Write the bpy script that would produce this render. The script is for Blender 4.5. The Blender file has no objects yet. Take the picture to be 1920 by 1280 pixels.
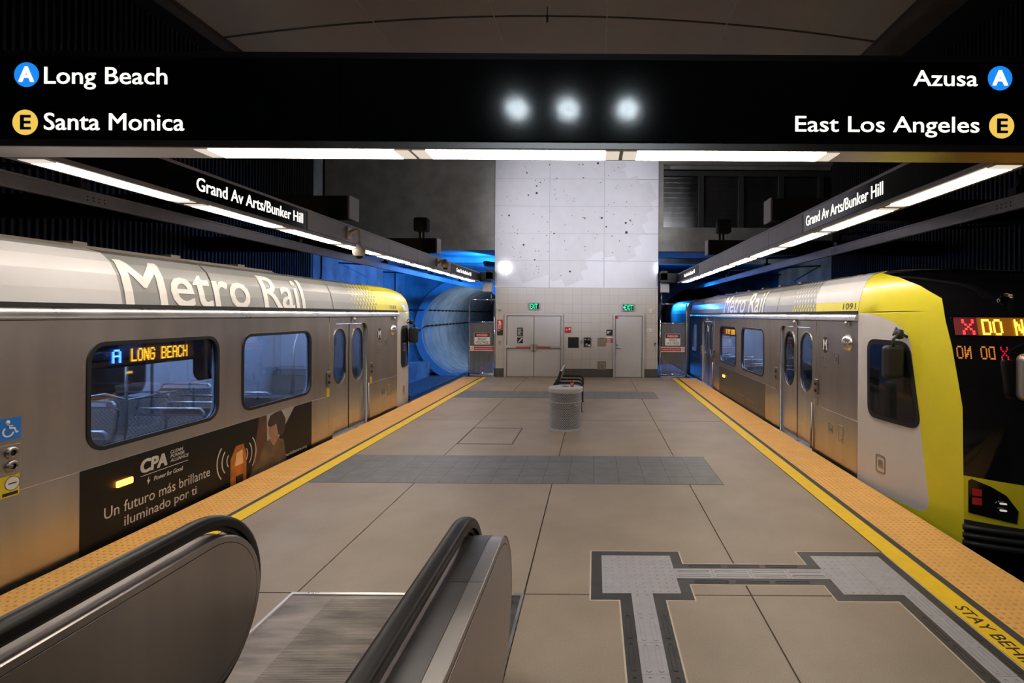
import bpy, bmesh, math, random
from mathutils import Vector, Matrix
random.seed(7)
PI = math.pi
SC = bpy.context.scene
COL = SC.collection
H = 2.134            # eye height above the platform
MID = -0.53          # centre line of the platform

# ------------------------------------------------------------------ materials
MATS = {}
def nodes(name):
    m = bpy.data.materials.new(name); m.use_nodes = True
    nt = m.node_tree; b = nt.nodes.get('Principled BSDF')
    MATS[name] = m
    return m, nt, b
def ramp(nt, src, c0, c1, p0=0.3, p1=0.7):
    r = nt.nodes.new('ShaderNodeValToRGB')
    r.color_ramp.elements[0].position = p0; r.color_ramp.elements[0].color = (*c0, 1)
    r.color_ramp.elements[1].position = p1; r.color_ramp.elements[1].color = (*c1, 1)
    nt.links.new(src, r.inputs[0]); return r
def noise(nt, scale, detail=4, stretch=(1, 1, 1), rough=0.55):
    tc = nt.nodes.new('ShaderNodeTexCoord'); mp = nt.nodes.new('ShaderNodeMapping')
    mp.inputs['Scale'].default_value = stretch
    nt.links.new(tc.outputs['Object'], mp.inputs[0])
    n = nt.nodes.new('ShaderNodeTexNoise'); n.inputs['Scale'].default_value = scale
    n.inputs['Detail'].default_value = detail; n.inputs['Roughness'].default_value = rough
    nt.links.new(mp.outputs[0], n.inputs['Vector']); return n
def bump(nt, b, src, strength, dist=0.01):
    bp = nt.nodes.new('ShaderNodeBump'); bp.inputs['Strength'].default_value = strength
    bp.inputs['Distance'].default_value = dist
    nt.links.new(src, bp.inputs['Height']); nt.links.new(bp.outputs[0], b.inputs['Normal'])
def mat(name, col, rough=0.5, metal=0.0, var=0.12, scale=6, bumpy=0.0, stretch=(1, 1, 1), spec=0.5, coat=0.0, bscale=None):
    m, nt, b = nodes(name)
    b.inputs['Roughness'].default_value = rough; b.inputs['Metallic'].default_value = metal
    b.inputs['Specular IOR Level'].default_value = spec
    b.inputs['Coat Weight'].default_value = coat; b.inputs['Coat Roughness'].default_value = 0.06
    n = noise(nt, scale, 5, stretch)
    lo = tuple(max(0, c * (1 - var)) for c in col); hi = tuple(min(1, c * (1 + var)) for c in col)
    r = ramp(nt, n.outputs['Fac'], lo, hi)
    nt.links.new(r.outputs[0], b.inputs['Base Color'])
    if bumpy:
        n2 = n if bscale is None else noise(nt, bscale, 4, stretch)
        bump(nt, b, n2.outputs['Fac'], bumpy)
    return m
def emit(name, col, s):
    m, nt, b = nodes(name)
    b.inputs['Base Color'].default_value = (*[min(1, c) * .05 for c in col], 1)
    b.inputs['Emission Color'].default_value = (*col, 1); b.inputs['Emission Strength'].default_value = s
    b.inputs['Roughness'].default_value = 0.5
    return m
def glass(name, tint, refl=1.0, rough=0.02):
    m = bpy.data.materials.new(name); m.use_nodes = True; nt = m.node_tree; nt.nodes.clear()
    o = nt.nodes.new('ShaderNodeOutputMaterial'); mix = nt.nodes.new('ShaderNodeMixShader')
    t = nt.nodes.new('ShaderNodeBsdfTransparent'); g = nt.nodes.new('ShaderNodeBsdfGlossy')
    f = nt.nodes.new('ShaderNodeFresnel'); f.inputs[0].default_value = 1.45
    k = nt.nodes.new('ShaderNodeMath'); k.operation = 'MULTIPLY'; k.inputs[1].default_value = refl
    t.inputs[0].default_value = (*tint, 1); g.inputs['Roughness'].default_value = rough
    nt.links.new(f.outputs[0], k.inputs[0]); nt.links.new(k.outputs[0], mix.inputs[0])
    nt.links.new(t.outputs[0], mix.inputs[1]); nt.links.new(g.outputs[0], mix.inputs[2])
    nt.links.new(mix.outputs[0], o.inputs[0]); MATS[name] = m; return m

def stainless(name, col, r0, r1, wav=0.05):
    """brushed steel: streaky roughness and slow waviness in the sheet"""
    m, nt, b = nodes(name)
    b.inputs['Metallic'].default_value = 1.0
    n = noise(nt, 2.2, 2, (1, 1.6, .30), 0.5)
    r = ramp(nt, n.outputs['Fac'], tuple(c * .88 for c in col), tuple(min(1, c * 1.08) for c in col))
    nt.links.new(r.outputs[0], b.inputs['Base Color'])
    mr = nt.nodes.new('ShaderNodeMapRange'); mr.inputs['To Min'].default_value = r0; mr.inputs['To Max'].default_value = r1
    nt.links.new(n.outputs['Fac'], mr.inputs[0]); nt.links.new(mr.outputs[0], b.inputs['Roughness'])
    w = noise(nt, 1.6, 2, (1, 1.2, .35)); bump(nt, b, w.outputs['Fac'], wav, 0.05)
    return m

stainless('steel_train', (.53, .475, .42), .27, .33, .012)
stainless('steel_door', (.60, .555, .51), .27, .33, .01)
stainless('steel', (.60, .585, .57), .22, .36, .03)
stainless('steel_dark', (.36, .34, .33), .28, .42, .03)
stainless('steel_escalator', (.37, .34, .325), .28, .40, .03)
stainless('steel_deck', (.17, .17, .18), .28, .42, .01)
stainless('chrome', (.75, .74, .73), .10, .16, .0)
mat('conc', (.36, .285, .222), .62, 0, .13, 3.0, .12, bscale=160, spec=.35)
# platform concrete: broad mottling plus fine aggregate specks
def platform_mat():
    m, nt, b = nodes('platform_concrete')
    n1 = noise(nt, 1.1, 6); n2 = noise(nt, 150, 2)
    r1 = ramp(nt, n1.outputs['Fac'], (.280, .222, .170), (.368, .294, .230), .3, .72)
    r2 = ramp(nt, n2.outputs['Fac'], (.72, .72, .72), (1.18, 1.18, 1.18), .3, .7)
    mx = nt.nodes.new('ShaderNodeMix'); mx.data_type = 'RGBA'; mx.blend_type = 'MULTIPLY'; mx.inputs[0].default_value = .8
    nt.links.new(r1.outputs[0], mx.inputs[6]); nt.links.new(r2.outputs[0], mx.inputs[7])
    nt.links.new(mx.outputs[2], b.inputs['Base Color'])
    b.inputs['Roughness'].default_value = .5; b.inputs['Specular IOR Level'].default_value = .4
    bump(nt, b, n2.outputs['Fac'], .08, .004)
platform_mat()
mat('joint', (.045, .038, .032), .9)
mat('grey_tile', (.135, .135, .138), .5, 0, .16, 5, .05)
mat('yellow_paint', (.90, .58, .010), .5, 0, .06, 9)
mat('tactile_orange', (.80, .44, .12), .55, 0, .08, 4)
mat('tactile_dome', (.72, .36, .085), .5, 0, .15, 12)
mat('dark_gap', (.045, .042, .042), .7)
mat('guide_grey', (.36, .35, .375), .45, 0, .07, 12)
mat('guide_dark', (.036, .034, .034), .5, 0, .3, 5)
mat('caulk', (.55, .47, .38), .8)
mat('black_paint', (.010, .010, .011), .55)
mat('black_gloss', (.004, .005, .006), .095, 0, .1, 40, .012, spec=.5, bscale=700)
mat('black_matte', (.012, .012, .013), .85)
mat('rubber', (.006, .006, .006), .38, 0, .2, 8, spec=.22)
mat('white_paint', (.72, .70, .69), .45, 0, .03)
mat('door_paint', (.50, .48, .485), .5, 0, .04, 2)
mat('beam_grey', (.36, .35, .38), .5, .2, .06, 3)
mat('beam_dark', (.055, .054, .058), .5, .2, .1, 3)
mat('rail_alu', (.50, .48, .47), .45, .35, .12, 3)
mat('conc_wall', (.23, .215, .195), .85, 0, .2, 2.2, .12, bscale=30)
mat('conc_blue', (.32, .36, .38), .85, 0, .38, 1.5, .15, bscale=16, stretch=(1, 1, .6))
mat('tunnel_collar', (.50, .53, .56), .8, 0, .1, 2)
mat('tunnel_conc', (.42, .42, .42), .85, 0, .24, 1.4, .1, bscale=9)
mat('corrugated', (.032, .030, .030), .6, .35, .15, 3)
mat('vault', (.24, .235, .26), .6, 0, .06, 2)
mat('vault_seam', (.30, .29, .29), .6)
mat('mural', (.70, .68, .72), .10, 0, .02, 3, coat=.2)
mat('mural_shade', (.625, .602, .632), .10, 0, .03, 3, coat=.2)
mat('mural_dot', (.02, .02, .03), .5)
mat('mural_rust', (.35, .12, .04), .5)
mat('base_grey', (.075, .072, .07), .6)
mat('train_white', (.55, .545, .555), .26, 0, .02, 3, coat=.5)
mat('train_grey', (.262, .265, .262), .26, 0, .02, 3, coat=.5)
mat('train_letter', (.68, .66, .63), .30, 0, .02)
mat('train_cab_white', (.56, .535, .53), .42, 0, .03, 3)
mat('train_yellow', (.68, .60, .022), .36, 0, .03, 5, coat=.3)
mat('ad_black', (.008, .007, .006), .42, 0, .1, 3, spec=.22)
mat('ad_grey', (.075, .068, .066), .42, 0, .1, 3)
mat('ad_grey_text', (.15, .135, .125), .5)
mat('ad_text', (.62, .59, .56), .5)
mat('ad_brown', (.10, .035, .015), .5, 0, .4, 4)
mat('ad_orange', (.50, .14, .02), .5, 0, .4, 6)
mat('ad_glow', (.85, .55, .22), .5)
mat('ad_skin', (.36, .19, .12), .5, 0, .2, 6)
mat('ad_hair', (.035, .02, .012), .5, 0, .4, 9)
mat('ad_cloth', (.13, .08, .045), .5, 0, .4, 5)
mat('ad_pale', (.38, .35, .32), .5)
mat('gasket', (.008, .008, .009), .35)
mat('cab_glass', (.006, .006, .007), .06, 0, .1)
mat('interior_panel', (.52, .54, .58), .5, 0, .04)
mat('interior_floor', (.08, .085, .10), .6)
mat('seat_shell', (.045, .05, .06), .5)
def fabric():
    m, nt, b = nodes('seat_fabric')
    tc = nt.nodes.new('ShaderNodeTexCoord'); ck = nt.nodes.new('ShaderNodeTexChecker')
    ck.inputs['Scale'].default_value = 36
    ck.inputs[1].default_value = (.27, .25, .21, 1); ck.inputs[2].default_value = (.07, .072, .085, 1)
    nt.links.new(tc.outputs['Object'], ck.inputs[0]); nt.links.new(ck.outputs[0], b.inputs['Base Color'])
    b.inputs['Roughness'].default_value = .85
fabric()
mat('sign_red', (.48, .015, .018), .45)
mat('sign_black', (.012, .012, .013), .45)
mat('sign_white', (.74, .72, .70), .5)
mat('ada_blue', (.012, .17, .60), .45)
mat('sticker_yellow', (.70, .55, .02), .5)
mat('tan_metal', (.26, .205, .155), .5, .3, .06)
mat('plastic_cream', (.66, .62, .56), .4)
mat('can_grey', (.50, .505, .52), .42, .2, .08)
mat('liner', (.016, .017, .019), .6)
mat('soda_red', (.55, .035, .03), .3, .3)
mat('seat_black', (.010, .010, .011), .6)
mat('ballast', (.15, .15, .15), .9, 0, .4, 9, .4)
mat('plate_steel', (.165, .145, .13), .40, .85, .5, 2.6, .03, stretch=(.8, 3, 1))
mat('blue_fixture', (.05, .05, .06), .5)
emit('light_panel', (1.0, .88, .75), 30)
emit('light_panel_end', (1.0, .86, .72), .75)
emit('sign_letter', (1.0, .93, .84), 1.7)
emit('sign_blue', (.012, .27, .95), .95)
emit('sign_yellow', (.95, .62, .10), .95)
emit('led_amber', (1.0, .45, .02), 10)
emit('led_amber_reflection', (1.0, .32, .04), .62)
emit('led_red', (1.0, .03, .035), 3.2)
emit('led_red_reflection', (.9, .02, .05), .7)
emit('led_blue', (.12, .42, 1.0), 14.0)
emit('marker', (1.0, .33, .03), 9)
emit('marker_yellow', (1.0, .62, .05), 5)
emit('exit_green', (.04, .80, .36), 1.6)
emit('train_lamp', (.50, .70, 1.0), 30)
emit('blue_led', (.01, .10, 1.0), 14)
emit('headlamp_glint', (1.0, .92, .8), .55)
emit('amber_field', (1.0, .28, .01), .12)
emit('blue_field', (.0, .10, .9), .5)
emit('spot_lens', (.78, .92, 1.0), 900)
emit('flood_lens', (.9, .95, 1.0), 16)
glass('window_glass', (.72, .77, .90), .8)
glass('door_glass', (.55, .60, .72), .9)
mat('gate_panel', (.16, .155, .165), .25); MATS['gate_panel'].node_tree.nodes['Principled BSDF'].inputs['Alpha'].default_value = .62

def tile_mat():
    """white square wall tile, 0.3155 m, thin joints; wall plane is x-z"""
    m, nt, b = nodes('wall_tile')
    tc = nt.nodes.new('ShaderNodeTexCoord'); s = nt.nodes.new('ShaderNodeSeparateXYZ'); c = nt.nodes.new('ShaderNodeCombineXYZ')
    nt.links.new(tc.outputs['Object'], s.inputs[0])
    ax = nt.nodes.new('ShaderNodeMath'); ax.operation = 'ADD'; ax.inputs[1].default_value = 1.076 + .3155 * 30
    az = nt.nodes.new('ShaderNodeMath'); az.operation = 'ADD'; az.inputs[1].default_value = -.285 + .3155 * 30
    nt.links.new(s.outputs[0], ax.inputs[0]); nt.links.new(s.outputs[2], az.inputs[0])
    nt.links.new(ax.outputs[0], c.inputs[0]); nt.links.new(az.outputs[0], c.inputs[1])
    br = nt.nodes.new('ShaderNodeTexBrick'); br.offset = 0; br.squash = 1
    br.inputs['Scale'].default_value = 1; br.inputs['Brick Width'].default_value = .3155; br.inputs['Row Height'].default_value = .3155
    br.inputs['Mortar Size'].default_value = .0035
    br.inputs['Color1'].default_value = (.52, .475, .45, 1); br.inputs['Color2'].default_value = (.49, .452, .43, 1)
    br.inputs['Mortar'].default_value = (.30, .275, .26, 1)
    nt.links.new(c.outputs[0], br.inputs['Vector']); nt.links.new(br.outputs[0], b.inputs['Base Color'])
    b.inputs['Roughness'].default_value = .3
tile_mat()

# ------------------------------------------------------------------ mesh helpers
class MB:
    def __init__(s): s.bm = bmesh.new()
    def box(s, x0, x1, y0, y1, z0, z1, mi=0, M=None):
        co = [(x, y, z) for z in (z0, z1) for y in (y0, y1) for x in (x0, x1)]
        v = [s.bm.verts.new(M @ Vector(c) if M else c) for c in co]
        for q in ((0, 2, 3, 1), (4, 5, 7, 6), (0, 1, 5, 4), (2, 6, 7, 3), (0, 4, 6, 2), (1, 3, 7, 5)):
            s.bm.faces.new([v[i] for i in q]).material_index = mi
        return s
    def face(s, pts, mi=0):
        f = s.bm.faces.new([s.bm.verts.new(p) for p in pts]); f.material_index = mi; return s
    def tube(s, path, r, n=10, mi=0, cap=True):
        P = [Vector(p) for p in path]; rings = []
        up = None
        for i, p in enumerate(P):
            t = (P[min(i + 1, len(P) - 1)] - P[max(i - 1, 0)]).normalized()
            if up is None:
                up = Vector((0, 0, 1)) if abs(t.z) < .9 else Vector((1, 0, 0))
            a = t.cross(up).normalized(); bb = a.cross(t).normalized(); up = bb
            rr = r[i] if isinstance(r, (list, tuple)) else r
            rings.append([s.bm.verts.new(p + a * (rr * math.cos(2 * PI * k / n)) + bb * (rr * math.sin(2 * PI * k / n))) for k in range(n)])
        for A, B in zip(rings, rings[1:]):
            for k in range(n):
                f = s.bm.faces.new((A[k], A[(k + 1) % n], B[(k + 1) % n], B[k])); f.material_index = mi; f.smooth = True
        if cap:
            s.bm.faces.new(rings[0][::-1]).material_index = mi; s.bm.faces.new(rings[-1]).material_index = mi
        return s
    def lathe(s, prof, M=None, n=32, mi=0):
        """prof = [(radius, height)] about local z"""
        M = M or Matrix(); rings = []
        for r, h in prof:
            if r < 1e-6: rings.append([s.bm.verts.new(M @ Vector((0, 0, h)))])
            else: rings.append([s.bm.verts.new(M @ Vector((r * math.cos(2 * PI * k / n), r * math.sin(2 * PI * k / n), h))) for k in range(n)])
        for A, B in zip(rings, rings[1:]):
            for k in range(n):
                q = [A[k % len(A)], A[(k + 1) % len(A)], B[(k + 1) % len(B)], B[k % len(B)]]
                u = []
                [u.append(v) for v in q if v not in u]
                if len(u) > 2:
                    f = s.bm.faces.new(u); f.material_index = mi; f.smooth = True
        return s
    def extr(s, prof, y0, y1, M=None, mi=0, closed=True):
        """extrude a profile given in (x, z) along y"""
        M = M or Matrix()
        A = [s.bm.verts.new(M @ Vector((x, y0, z))) for x, z in prof]; B = [s.bm.verts.new(M @ Vector((x, y1, z))) for x, z in prof]
        n = len(prof)
        for k in range(n if closed else n - 1):
            s.bm.faces.new((A[k], A[(k + 1) % n], B[(k + 1) % n], B[k])).material_index = mi
        if closed:
            s.bm.faces.new(A[::-1]).material_index = mi; s.bm.faces.new(B).material_index = mi
        return s
    def add(s, bm2, M=None, mi=None):
        off = {}
        for v in bm2.verts: off[v] = s.bm.verts.new(M @ v.co if M else v.co)
        for f in bm2.faces:
            try:
                g = s.bm.faces.new([off[v] for v in f.verts]); g.material_index = f.material_index if mi is None else mi; g.smooth = f.smooth
            except ValueError: pass
        bm2.free(); return s

def link(name, bm, mats, parent=None, bev=0, smooth=None, local=False, seg=2):
    if isinstance(bm, MB): bm = bm.bm
    bmesh.ops.recalc_face_normals(bm, faces=bm.faces)
    me = bpy.data.meshes.new(name); bm.to_mesh(me); bm.free()
    for m in (mats if isinstance(mats, (list, tuple)) else [mats]): me.materials.append(MATS[m])
    o = bpy.data.objects.new(name, me); COL.objects.link(o)
    if parent:
        o.parent = parent
        if not local: o.matrix_parent_inverse = world(parent).inverted()
    if bev:
        b = o.modifiers.new('bevel', 'BEVEL'); b.width = bev; b.segments = seg; b.limit_method = 'ANGLE'; b.angle_limit = math.radians(40)
    if smooth:
        for p in me.polygons: p.use_smooth = True
        me.set_sharp_from_angle(angle=math.radians(smooth))
    return o
def world(o):
    m = Matrix.LocRotScale(o.location, o.rotation_euler, o.scale)
    return (world(o.parent) @ o.matrix_parent_inverse @ m) if o.parent else m
def tag(o, label, cat, group=None):
    o['label'] = label; o['category'] = cat
    if group: o['group'] = group
    return o
def thing(name, label, cat, loc=(0, 0, 0), rotz=0, group=None):
    o = bpy.data.objects.new(name, None); COL.objects.link(o); o.empty_display_size = .2
    o.location = loc; o.rotation_euler = (0, 0, rotz)
    return tag(o, label, cat, group)
def struct(name, bm, mats, **k):
    o = link(name, bm, mats, **k); o['kind'] = 'structure'; return o

def frame(org, xd, yd):
    x = Vector(xd).normalized(); y = Vector(yd).normalized(); z = x.cross(y)
    M = Matrix((x, y, z)).transposed().to_4x4(); M.translation = Vector(org); return M
def F_PX(x, y, z): return frame((x, y, z), (0, 1, 0), (0, 0, 1))      # facing +X
def F_NX(x, y, z): return frame((x, y, z), (0, -1, 0), (0, 0, 1))     # facing -X
def F_NY(x, y, z): return frame((x, y, z), (1, 0, 0), (0, 0, 1))      # facing -Y (the camera)

def rrect(x0, x1, y0, y1, r=0.0, n=6, corners=(1, 1, 1, 1)):
    if r <= 0: return [(x0, y0), (x1, y0), (x1, y1), (x0, y1)]
    out = []
    for (cx, cy, a0), on, c in zip(((x1 - r, y0 + r, -PI / 2), (x1 - r, y1 - r, 0), (x0 + r, y1 - r, PI / 2), (x0 + r, y0 + r, PI)), corners, ((x1, y0), (x1, y1), (x0, y1), (x0, y0))):
        if on: out += [(cx + r * math.cos(a0 + PI / 2 * k / n), cy + r * math.sin(a0 + PI / 2 * k / n)) for k in range(n + 1)]
        else: out.append(c)
    return out
def circ(cx, cy, r, n=28): return [(cx + r * math.cos(2 * PI * k / n), cy + r * math.sin(2 * PI * k / n)) for k in range(n)]

def curve_bm(outs, depth):
    cu = bpy.data.curves.new('t', 'CURVE'); cu.dimensions = '2D'; cu.fill_mode = 'BOTH'; cu.extrude = depth / 2
    for pts in outs:
        sp = cu.splines.new('POLY'); sp.points.add(len(pts) - 1); sp.use_cyclic_u = True
        for p, q in zip(sp.points, pts): p.co = (q[0], q[1], 0, 1)
    return _tobm(cu, depth)
def _tobm(cu, depth):
    o = bpy.data.objects.new('t', cu); COL.objects.link(o)
    me = bpy.data.meshes.new_from_object(o)
    bm = bmesh.new(); bm.from_mesh(me)
    bpy.data.objects.remove(o); bpy.data.meshes.remove(me)
    bmesh.ops.remove_doubles(bm, verts=bm.verts, dist=1e-5)
    bmesh.ops.translate(bm, verts=bm.verts, vec=(0, 0, depth / 2))
    return bm
def plate(outs, depth, M=None):
    """flat sheet with holes, local z runs 0..depth"""
    bm = curve_bm(outs, depth)
    if M: bmesh.ops.transform(bm, matrix=M, verts=bm.verts)
    return bm
_CAP = None
def text_bm(t, width=None, cap=.1, bold=0.0, depth=0.0, shear=0.0):
    """lettering with the baseline at y=0; width fits the whole line, cap is the capital height"""
    global _CAP
    def raw(s, d):
        cu = bpy.data.curves.new('t', 'FONT'); cu.body = s; cu.offset = 0; cu.extrude = d / 2; cu.shear = shear; cu.resolution_u = 3
        bm = _tobm(cu, d); bpy.data.curves.remove(cu); return bm
    if _CAP is None:
        b = raw('H', 0); _CAP = max(v.co.y for v in b.verts); b.free()
    bm = raw(t, depth)
    x0 = min(v.co.x for v in bm.verts); x1 = max(v.co.x for v in bm.verts); sy = cap / _CAP
    sx = sy if width is None else width / (x1 - x0)
    for v in bm.verts: v.co.x = (v.co.x - x0) * sx; v.co.y *= sy
    if bold:                                  # heavier strokes: the same letters laid over themselves with a small shift
        base = bm; bm = bmesh.new(); e = bold * sy
        for k, (dx, dy) in enumerate(((-1, -.6), (1, -.6), (-1, .6), (1, .6))):
            mp_ = {v: bm.verts.new((v.co.x + dx * e, v.co.y + dy * e, v.co.z + k * .0003)) for v in base.verts}
            for f in base.faces: bm.faces.new([mp_[v] for v in f.verts])
        base.free()
    return bm
def wtext(mb, t, M, x, y, width, cap, bold=.012, depth=.002, mi=0, shear=0.0):
    mb.add(text_bm(t, width, cap, bold, depth, shear), M @ Matrix.Translation((x, y, 0)), mi)
LED = {'A': '01110 10001 10001 11111 10001 10001 10001', 'B': '11110 10001 10001 11110 10001 10001 11110', 'C': '01110 10001 10000 10000 10000 10001 01110',
       'D': '11110 10001 10001 10001 10001 10001 11110', 'E': '11111 10000 10000 11110 10000 10000 11111', 'G': '01110 10001 10000 10111 10001 10001 01110',
       'H': '10001 10001 10001 11111 10001 10001 10001', 'L': '10000 10000 10000 10000 10000 10000 11111', 'N': '10001 11001 11101 10101 10111 10011 10001',
       'O': '01110 10001 10001 10001 10001 10001 01110', 'R': '11110 10001 10001 11110 10100 10010 10001', 'T': '11111 00100 00100 00100 00100 00100 00100',
       'X': '10001 10001 01010 00100 01010 10001 10001', ' ': '00000 ' * 7}
def led_cells(t):
    for i, ch in enumerate(t):
        for r, row in enumerate(LED[ch].split()):
            for c, bit in enumerate(row):
                if bit == '1': yield i * 6 + c, 6 - r
# ------------------------------------------------------------------ camera, world
cam = bpy.data.cameras.new('camera'); co = bpy.data.objects.new('camera', cam); COL.objects.link(co)
cam.sensor_width = 36; cam.lens = 990 / 1920 * 36
cam.shift_x = -(1115 - 960) / 1920; cam.shift_y = (590 - 640) / 1920
cam.clip_start = .05; cam.clip_end = 200
co.location = (0, 0, H); co.rotation_euler = (PI / 2, math.radians(-.35), 0)
SC.camera = co
w = bpy.data.worlds.new('world'); SC.world = w; w.use_nodes = True
w.node_tree.nodes['Background'].inputs[0].default_value = (.8, .85, 1, 1); w.node_tree.nodes['Background'].inputs[1].default_value = .0012
SC.view_settings.view_transform = 'Standard'; SC.view_settings.look = 'None'; SC.view_settings.exposure = 0.0; SC.view_settings.gamma = 1
SC.cycles.use_denoising = True; SC.cycles.max_bounces = 8; SC.cycles.transparent_max_bounces = 16
SC.cycles.sample_clamp_indirect = 6; SC.cycles.caustics_reflective = False; SC.cycles.caustics_refractive = False
try: SC.cycles.use_light_tree = True
except Exception: pass

XL, XR = -9.25, 8.15       # track walls
YE = 18.06                 # end wall
def mir(x): return 2 * MID - x

# ------------------------------------------------------------------ platform floor
m = MB()
XJ = [-3.615, -2.26, -.525, 1.21, 2.615]; YJ = [-9.23, -2.6, 4.03, 10.66, 17.29, 19.0]
g = .006
for x0, x1 in zip(XJ, XJ[1:]):
    for y0, y1 in zip(YJ, YJ[1:]):
        if x0 == -2.26 and y0 == -2.6:      # escalator pit in this bay
            m.box(x0 + g, x1 - g, y0 + g, -1.2, -.3, 0); m.box(x0 + g, x1 - g, -1.2, y1 - g, -.3, -.012); continue
        m.box(x0 + g, x1 - g, y0 + g, y1 - g, -.3, 0)
m.box(-4.44, 3.46, -9.2, 18.9, -.98, -.02, 1)
struct('floor', m, ['platform_concrete', 'joint'])
m = MB(); m.box(XL, XR, -9.2, 46, -1.15, -1.0)
struct('floor_trackbed', m, 'ballast')
def rails(xc, who):
    t = thing('track', 'steel rails on the track bed under the %s' % who, 'track', (xc, 5, -1.0), group=None)
    for s in (-1, 1):
        r = MB(); r.extr([(-.07, 0), (.07, 0), (.07, .015), (.012, .03), (.012, .12), (.036, .125), (.036, .16), (-.036, .16), (-.036, .125), (-.012, .12), (-.012, .03), (-.07, .015)], -9, 44, Matrix.Translation((xc + s * .72, 0, -1.0)))
        link('rail', r, 'steel_dark', t)
rails(-5.85, 'train showing LONG BEACH'); rails(4.79, 'yellow-nosed train')

def band(y0, y1, label):
    t = thing('tile_band', label, 'floor tiles', (MID - .4, (y0 + y1) / 2, 0), group=None)
    m = MB(); rows = 4; ph = (y1 - y0) / rows; n = 16; pw = (1.64 + 3.61) / n
    for i in range(n):
        for j in range(rows):
            m.box(-3.61 + i * pw + .002, -3.61 + (i + 1) * pw - .002, y0 + j * ph + .002, y0 + (j + 1) * ph - .002, .0, .0022, (i * 7 + j * 3) % 5 == 0)
    link('tile', m, ['grey_tile', 'grey_tile'], t)
    b = MB(); b.box(-3.612, 1.645, y0 - .004, y1 + .004, 0, .0012); link('grout', b, 'joint', t)
band(6.66, 7.97, 'band of square grey tiles set across the concrete, just in front of the trash can')
band(13.49, 14.70, 'band of grey tiles across the concrete beyond the bench, before the white doors')

t = thing('floor_hatch', 'concrete-filled access hatch with thin metal rim in the platform near the trash can', 'hatch', (-1.8, 9.29, 0))
m = MB(); m.box(-2.235, -1.365, 8.70, 9.885, 0, .002); link('cover', m, 'platform_concrete', t)
m = MB(); m.add(plate([rrect(-2.255, -1.335, 8.67, 9.91), rrect(-2.243, -1.352, 8.69, 9.89)], .0032)); link('rim', m, 'dark_gap', t)

def edge(side):
    R = side == 'R'
    s = (lambda a: a) if R else (lambda a: -1.0 - a)
    who = 'the yellow-nosed train' if R else 'the train showing LONG BEACH'
    xs = lambda a, b: (min(s(a), s(b)), max(s(a), s(b)))
    t = thing('yellow_line', ('yellow safety line reading STAY BEHIND, along the edge beside %s' if R else 'plain yellow safety line along the edge beside %s') % who, 'line', ((s(2.71)), 8, 0))
    m = MB(); a, b = xs(2.62, 2.80); m.box(a, b, -9, YE - .1, 0, .0018); link('stripe', m, 'yellow_paint', t)
    if R:
        m = MB(); M = frame((2.662, 3.895, .0018), (0, -1, 0), (1, 0, 0))
        wtext(m, 'STAY BEHIND', M, 0, 0, .80, .088, .004, .0008, shear=0)
        link('lettering', m, 'black_paint', t)
    e0, e1 = (2.865, 3.46) if R else (2.80, 3.44)
    t = thing('tactile_strip', 'orange tactile warning strip of small domes at the edge beside %s' % who, 'tactile paving', (s((e0 + e1) / 2), 8, 0))
    m = MB(); a, b = xs(e0 + (.0 if R else .055), e1); y = -9.0
    while y < YE - .15:
        m.box(a, b, y + .0015, min(YE - .1, y + 1.22) - .0015, 0, .004); y += 1.22
    link('panel', m, 'tactile_orange', t)
    m = MB(); c, d = (2.80, 2.868) if R else (a2 := s(2.855), s(2.80))
    m.box(c, d, -9, YE - .1, 0, .003); link('joint_strip', m, 'dark_gap', t)
    vs, fs = [], []; n = 8; nc = 10; p = (b - a) / nc
    y = 1.6; row = 0
    while y < YE - .13:
        if abs(((y + 9) % 1.22)) > .02:
            for i in range(nc):
                cx = a + (i + .5) * p; k0 = len(vs)
                for r, z in ((.0150, .0042), (.0090, .0088)):
                    vs += [(cx + r * math.cos(2 * PI * k / n), y + r * math.sin(2 * PI * k / n), z) for k in range(n)]
                fs += [(k0 + k, k0 + (k + 1) % n, k0 + n + (k + 1) % n, k0 + n + k) for k in range(n)] + [tuple(k0 + n + k for k in range(n))]
        y += p
    me = bpy.data.meshes.new('domes'); me.from_pydata(vs, [], fs); me.materials.append(MATS['tactile_dome'])
    o = bpy.data.objects.new('domes', me); COL.objects.link(o); o.parent = t; o.matrix_parent_inverse = world(t).inverted(); o['kind'] = 'stuff'
edge('L'); edge('R')

# ------------------------------------------------------------------ guide path (light tactile tiles with dark borders)
t = thing('guide_path', 'light grey tactile guide path with dark borders branching over the concrete', 'tactile paving', (.4, 4.36, 0))
B = .088
outer = [(-.015, 3.955), (.205, 3.955), (.205, -1), (.545, -1), (.545, 3.955), (.765, 3.955), (.765, 4.19), (1.835, 4.19), (1.835, 3.955), (2.295, 3.955), (2.295, -1), (2.605, -1), (2.605, 4.775), (1.835, 4.775), (1.835, 4.53), (.765, 4.53), (.765, 4.765), (-.015, 4.765)]
def grow(p, d):
    n = len(p); out = []
    for i in range(n):
        (ax, ay), (bx, by), (cx, cy) = p[i - 1], p[i], p[(i + 1) % n]
        d1 = Vector((bx - ax, by - ay)).normalized(); d2 = Vector((cx - bx, cy - by)).normalized()
        out.append((bx + d * (d1.y + d2.y), by - d * (d1.x + d2.x)))
    return out
m = MB(); m.add(plate([grow(outer, .012)], .0015)); link('caulk', m, 'caulk', t)
m = MB(); m.add(plate([outer], .003)); 
def bar(m, x0, x1, y0, y1, z, w=.016):
    """raised rounded bar outline"""
    r = min(x1 - x0, y1 - y0) / 2
    m.add(plate([rrect(x0, x1, y0, y1, r * .99, 5), rrect(x0 + .006, x1 - .006, y0 + .006, y1 - .006, (r - .006) * .99, 5)], .003), Matrix.Translation((0, 0, z)))
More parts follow.
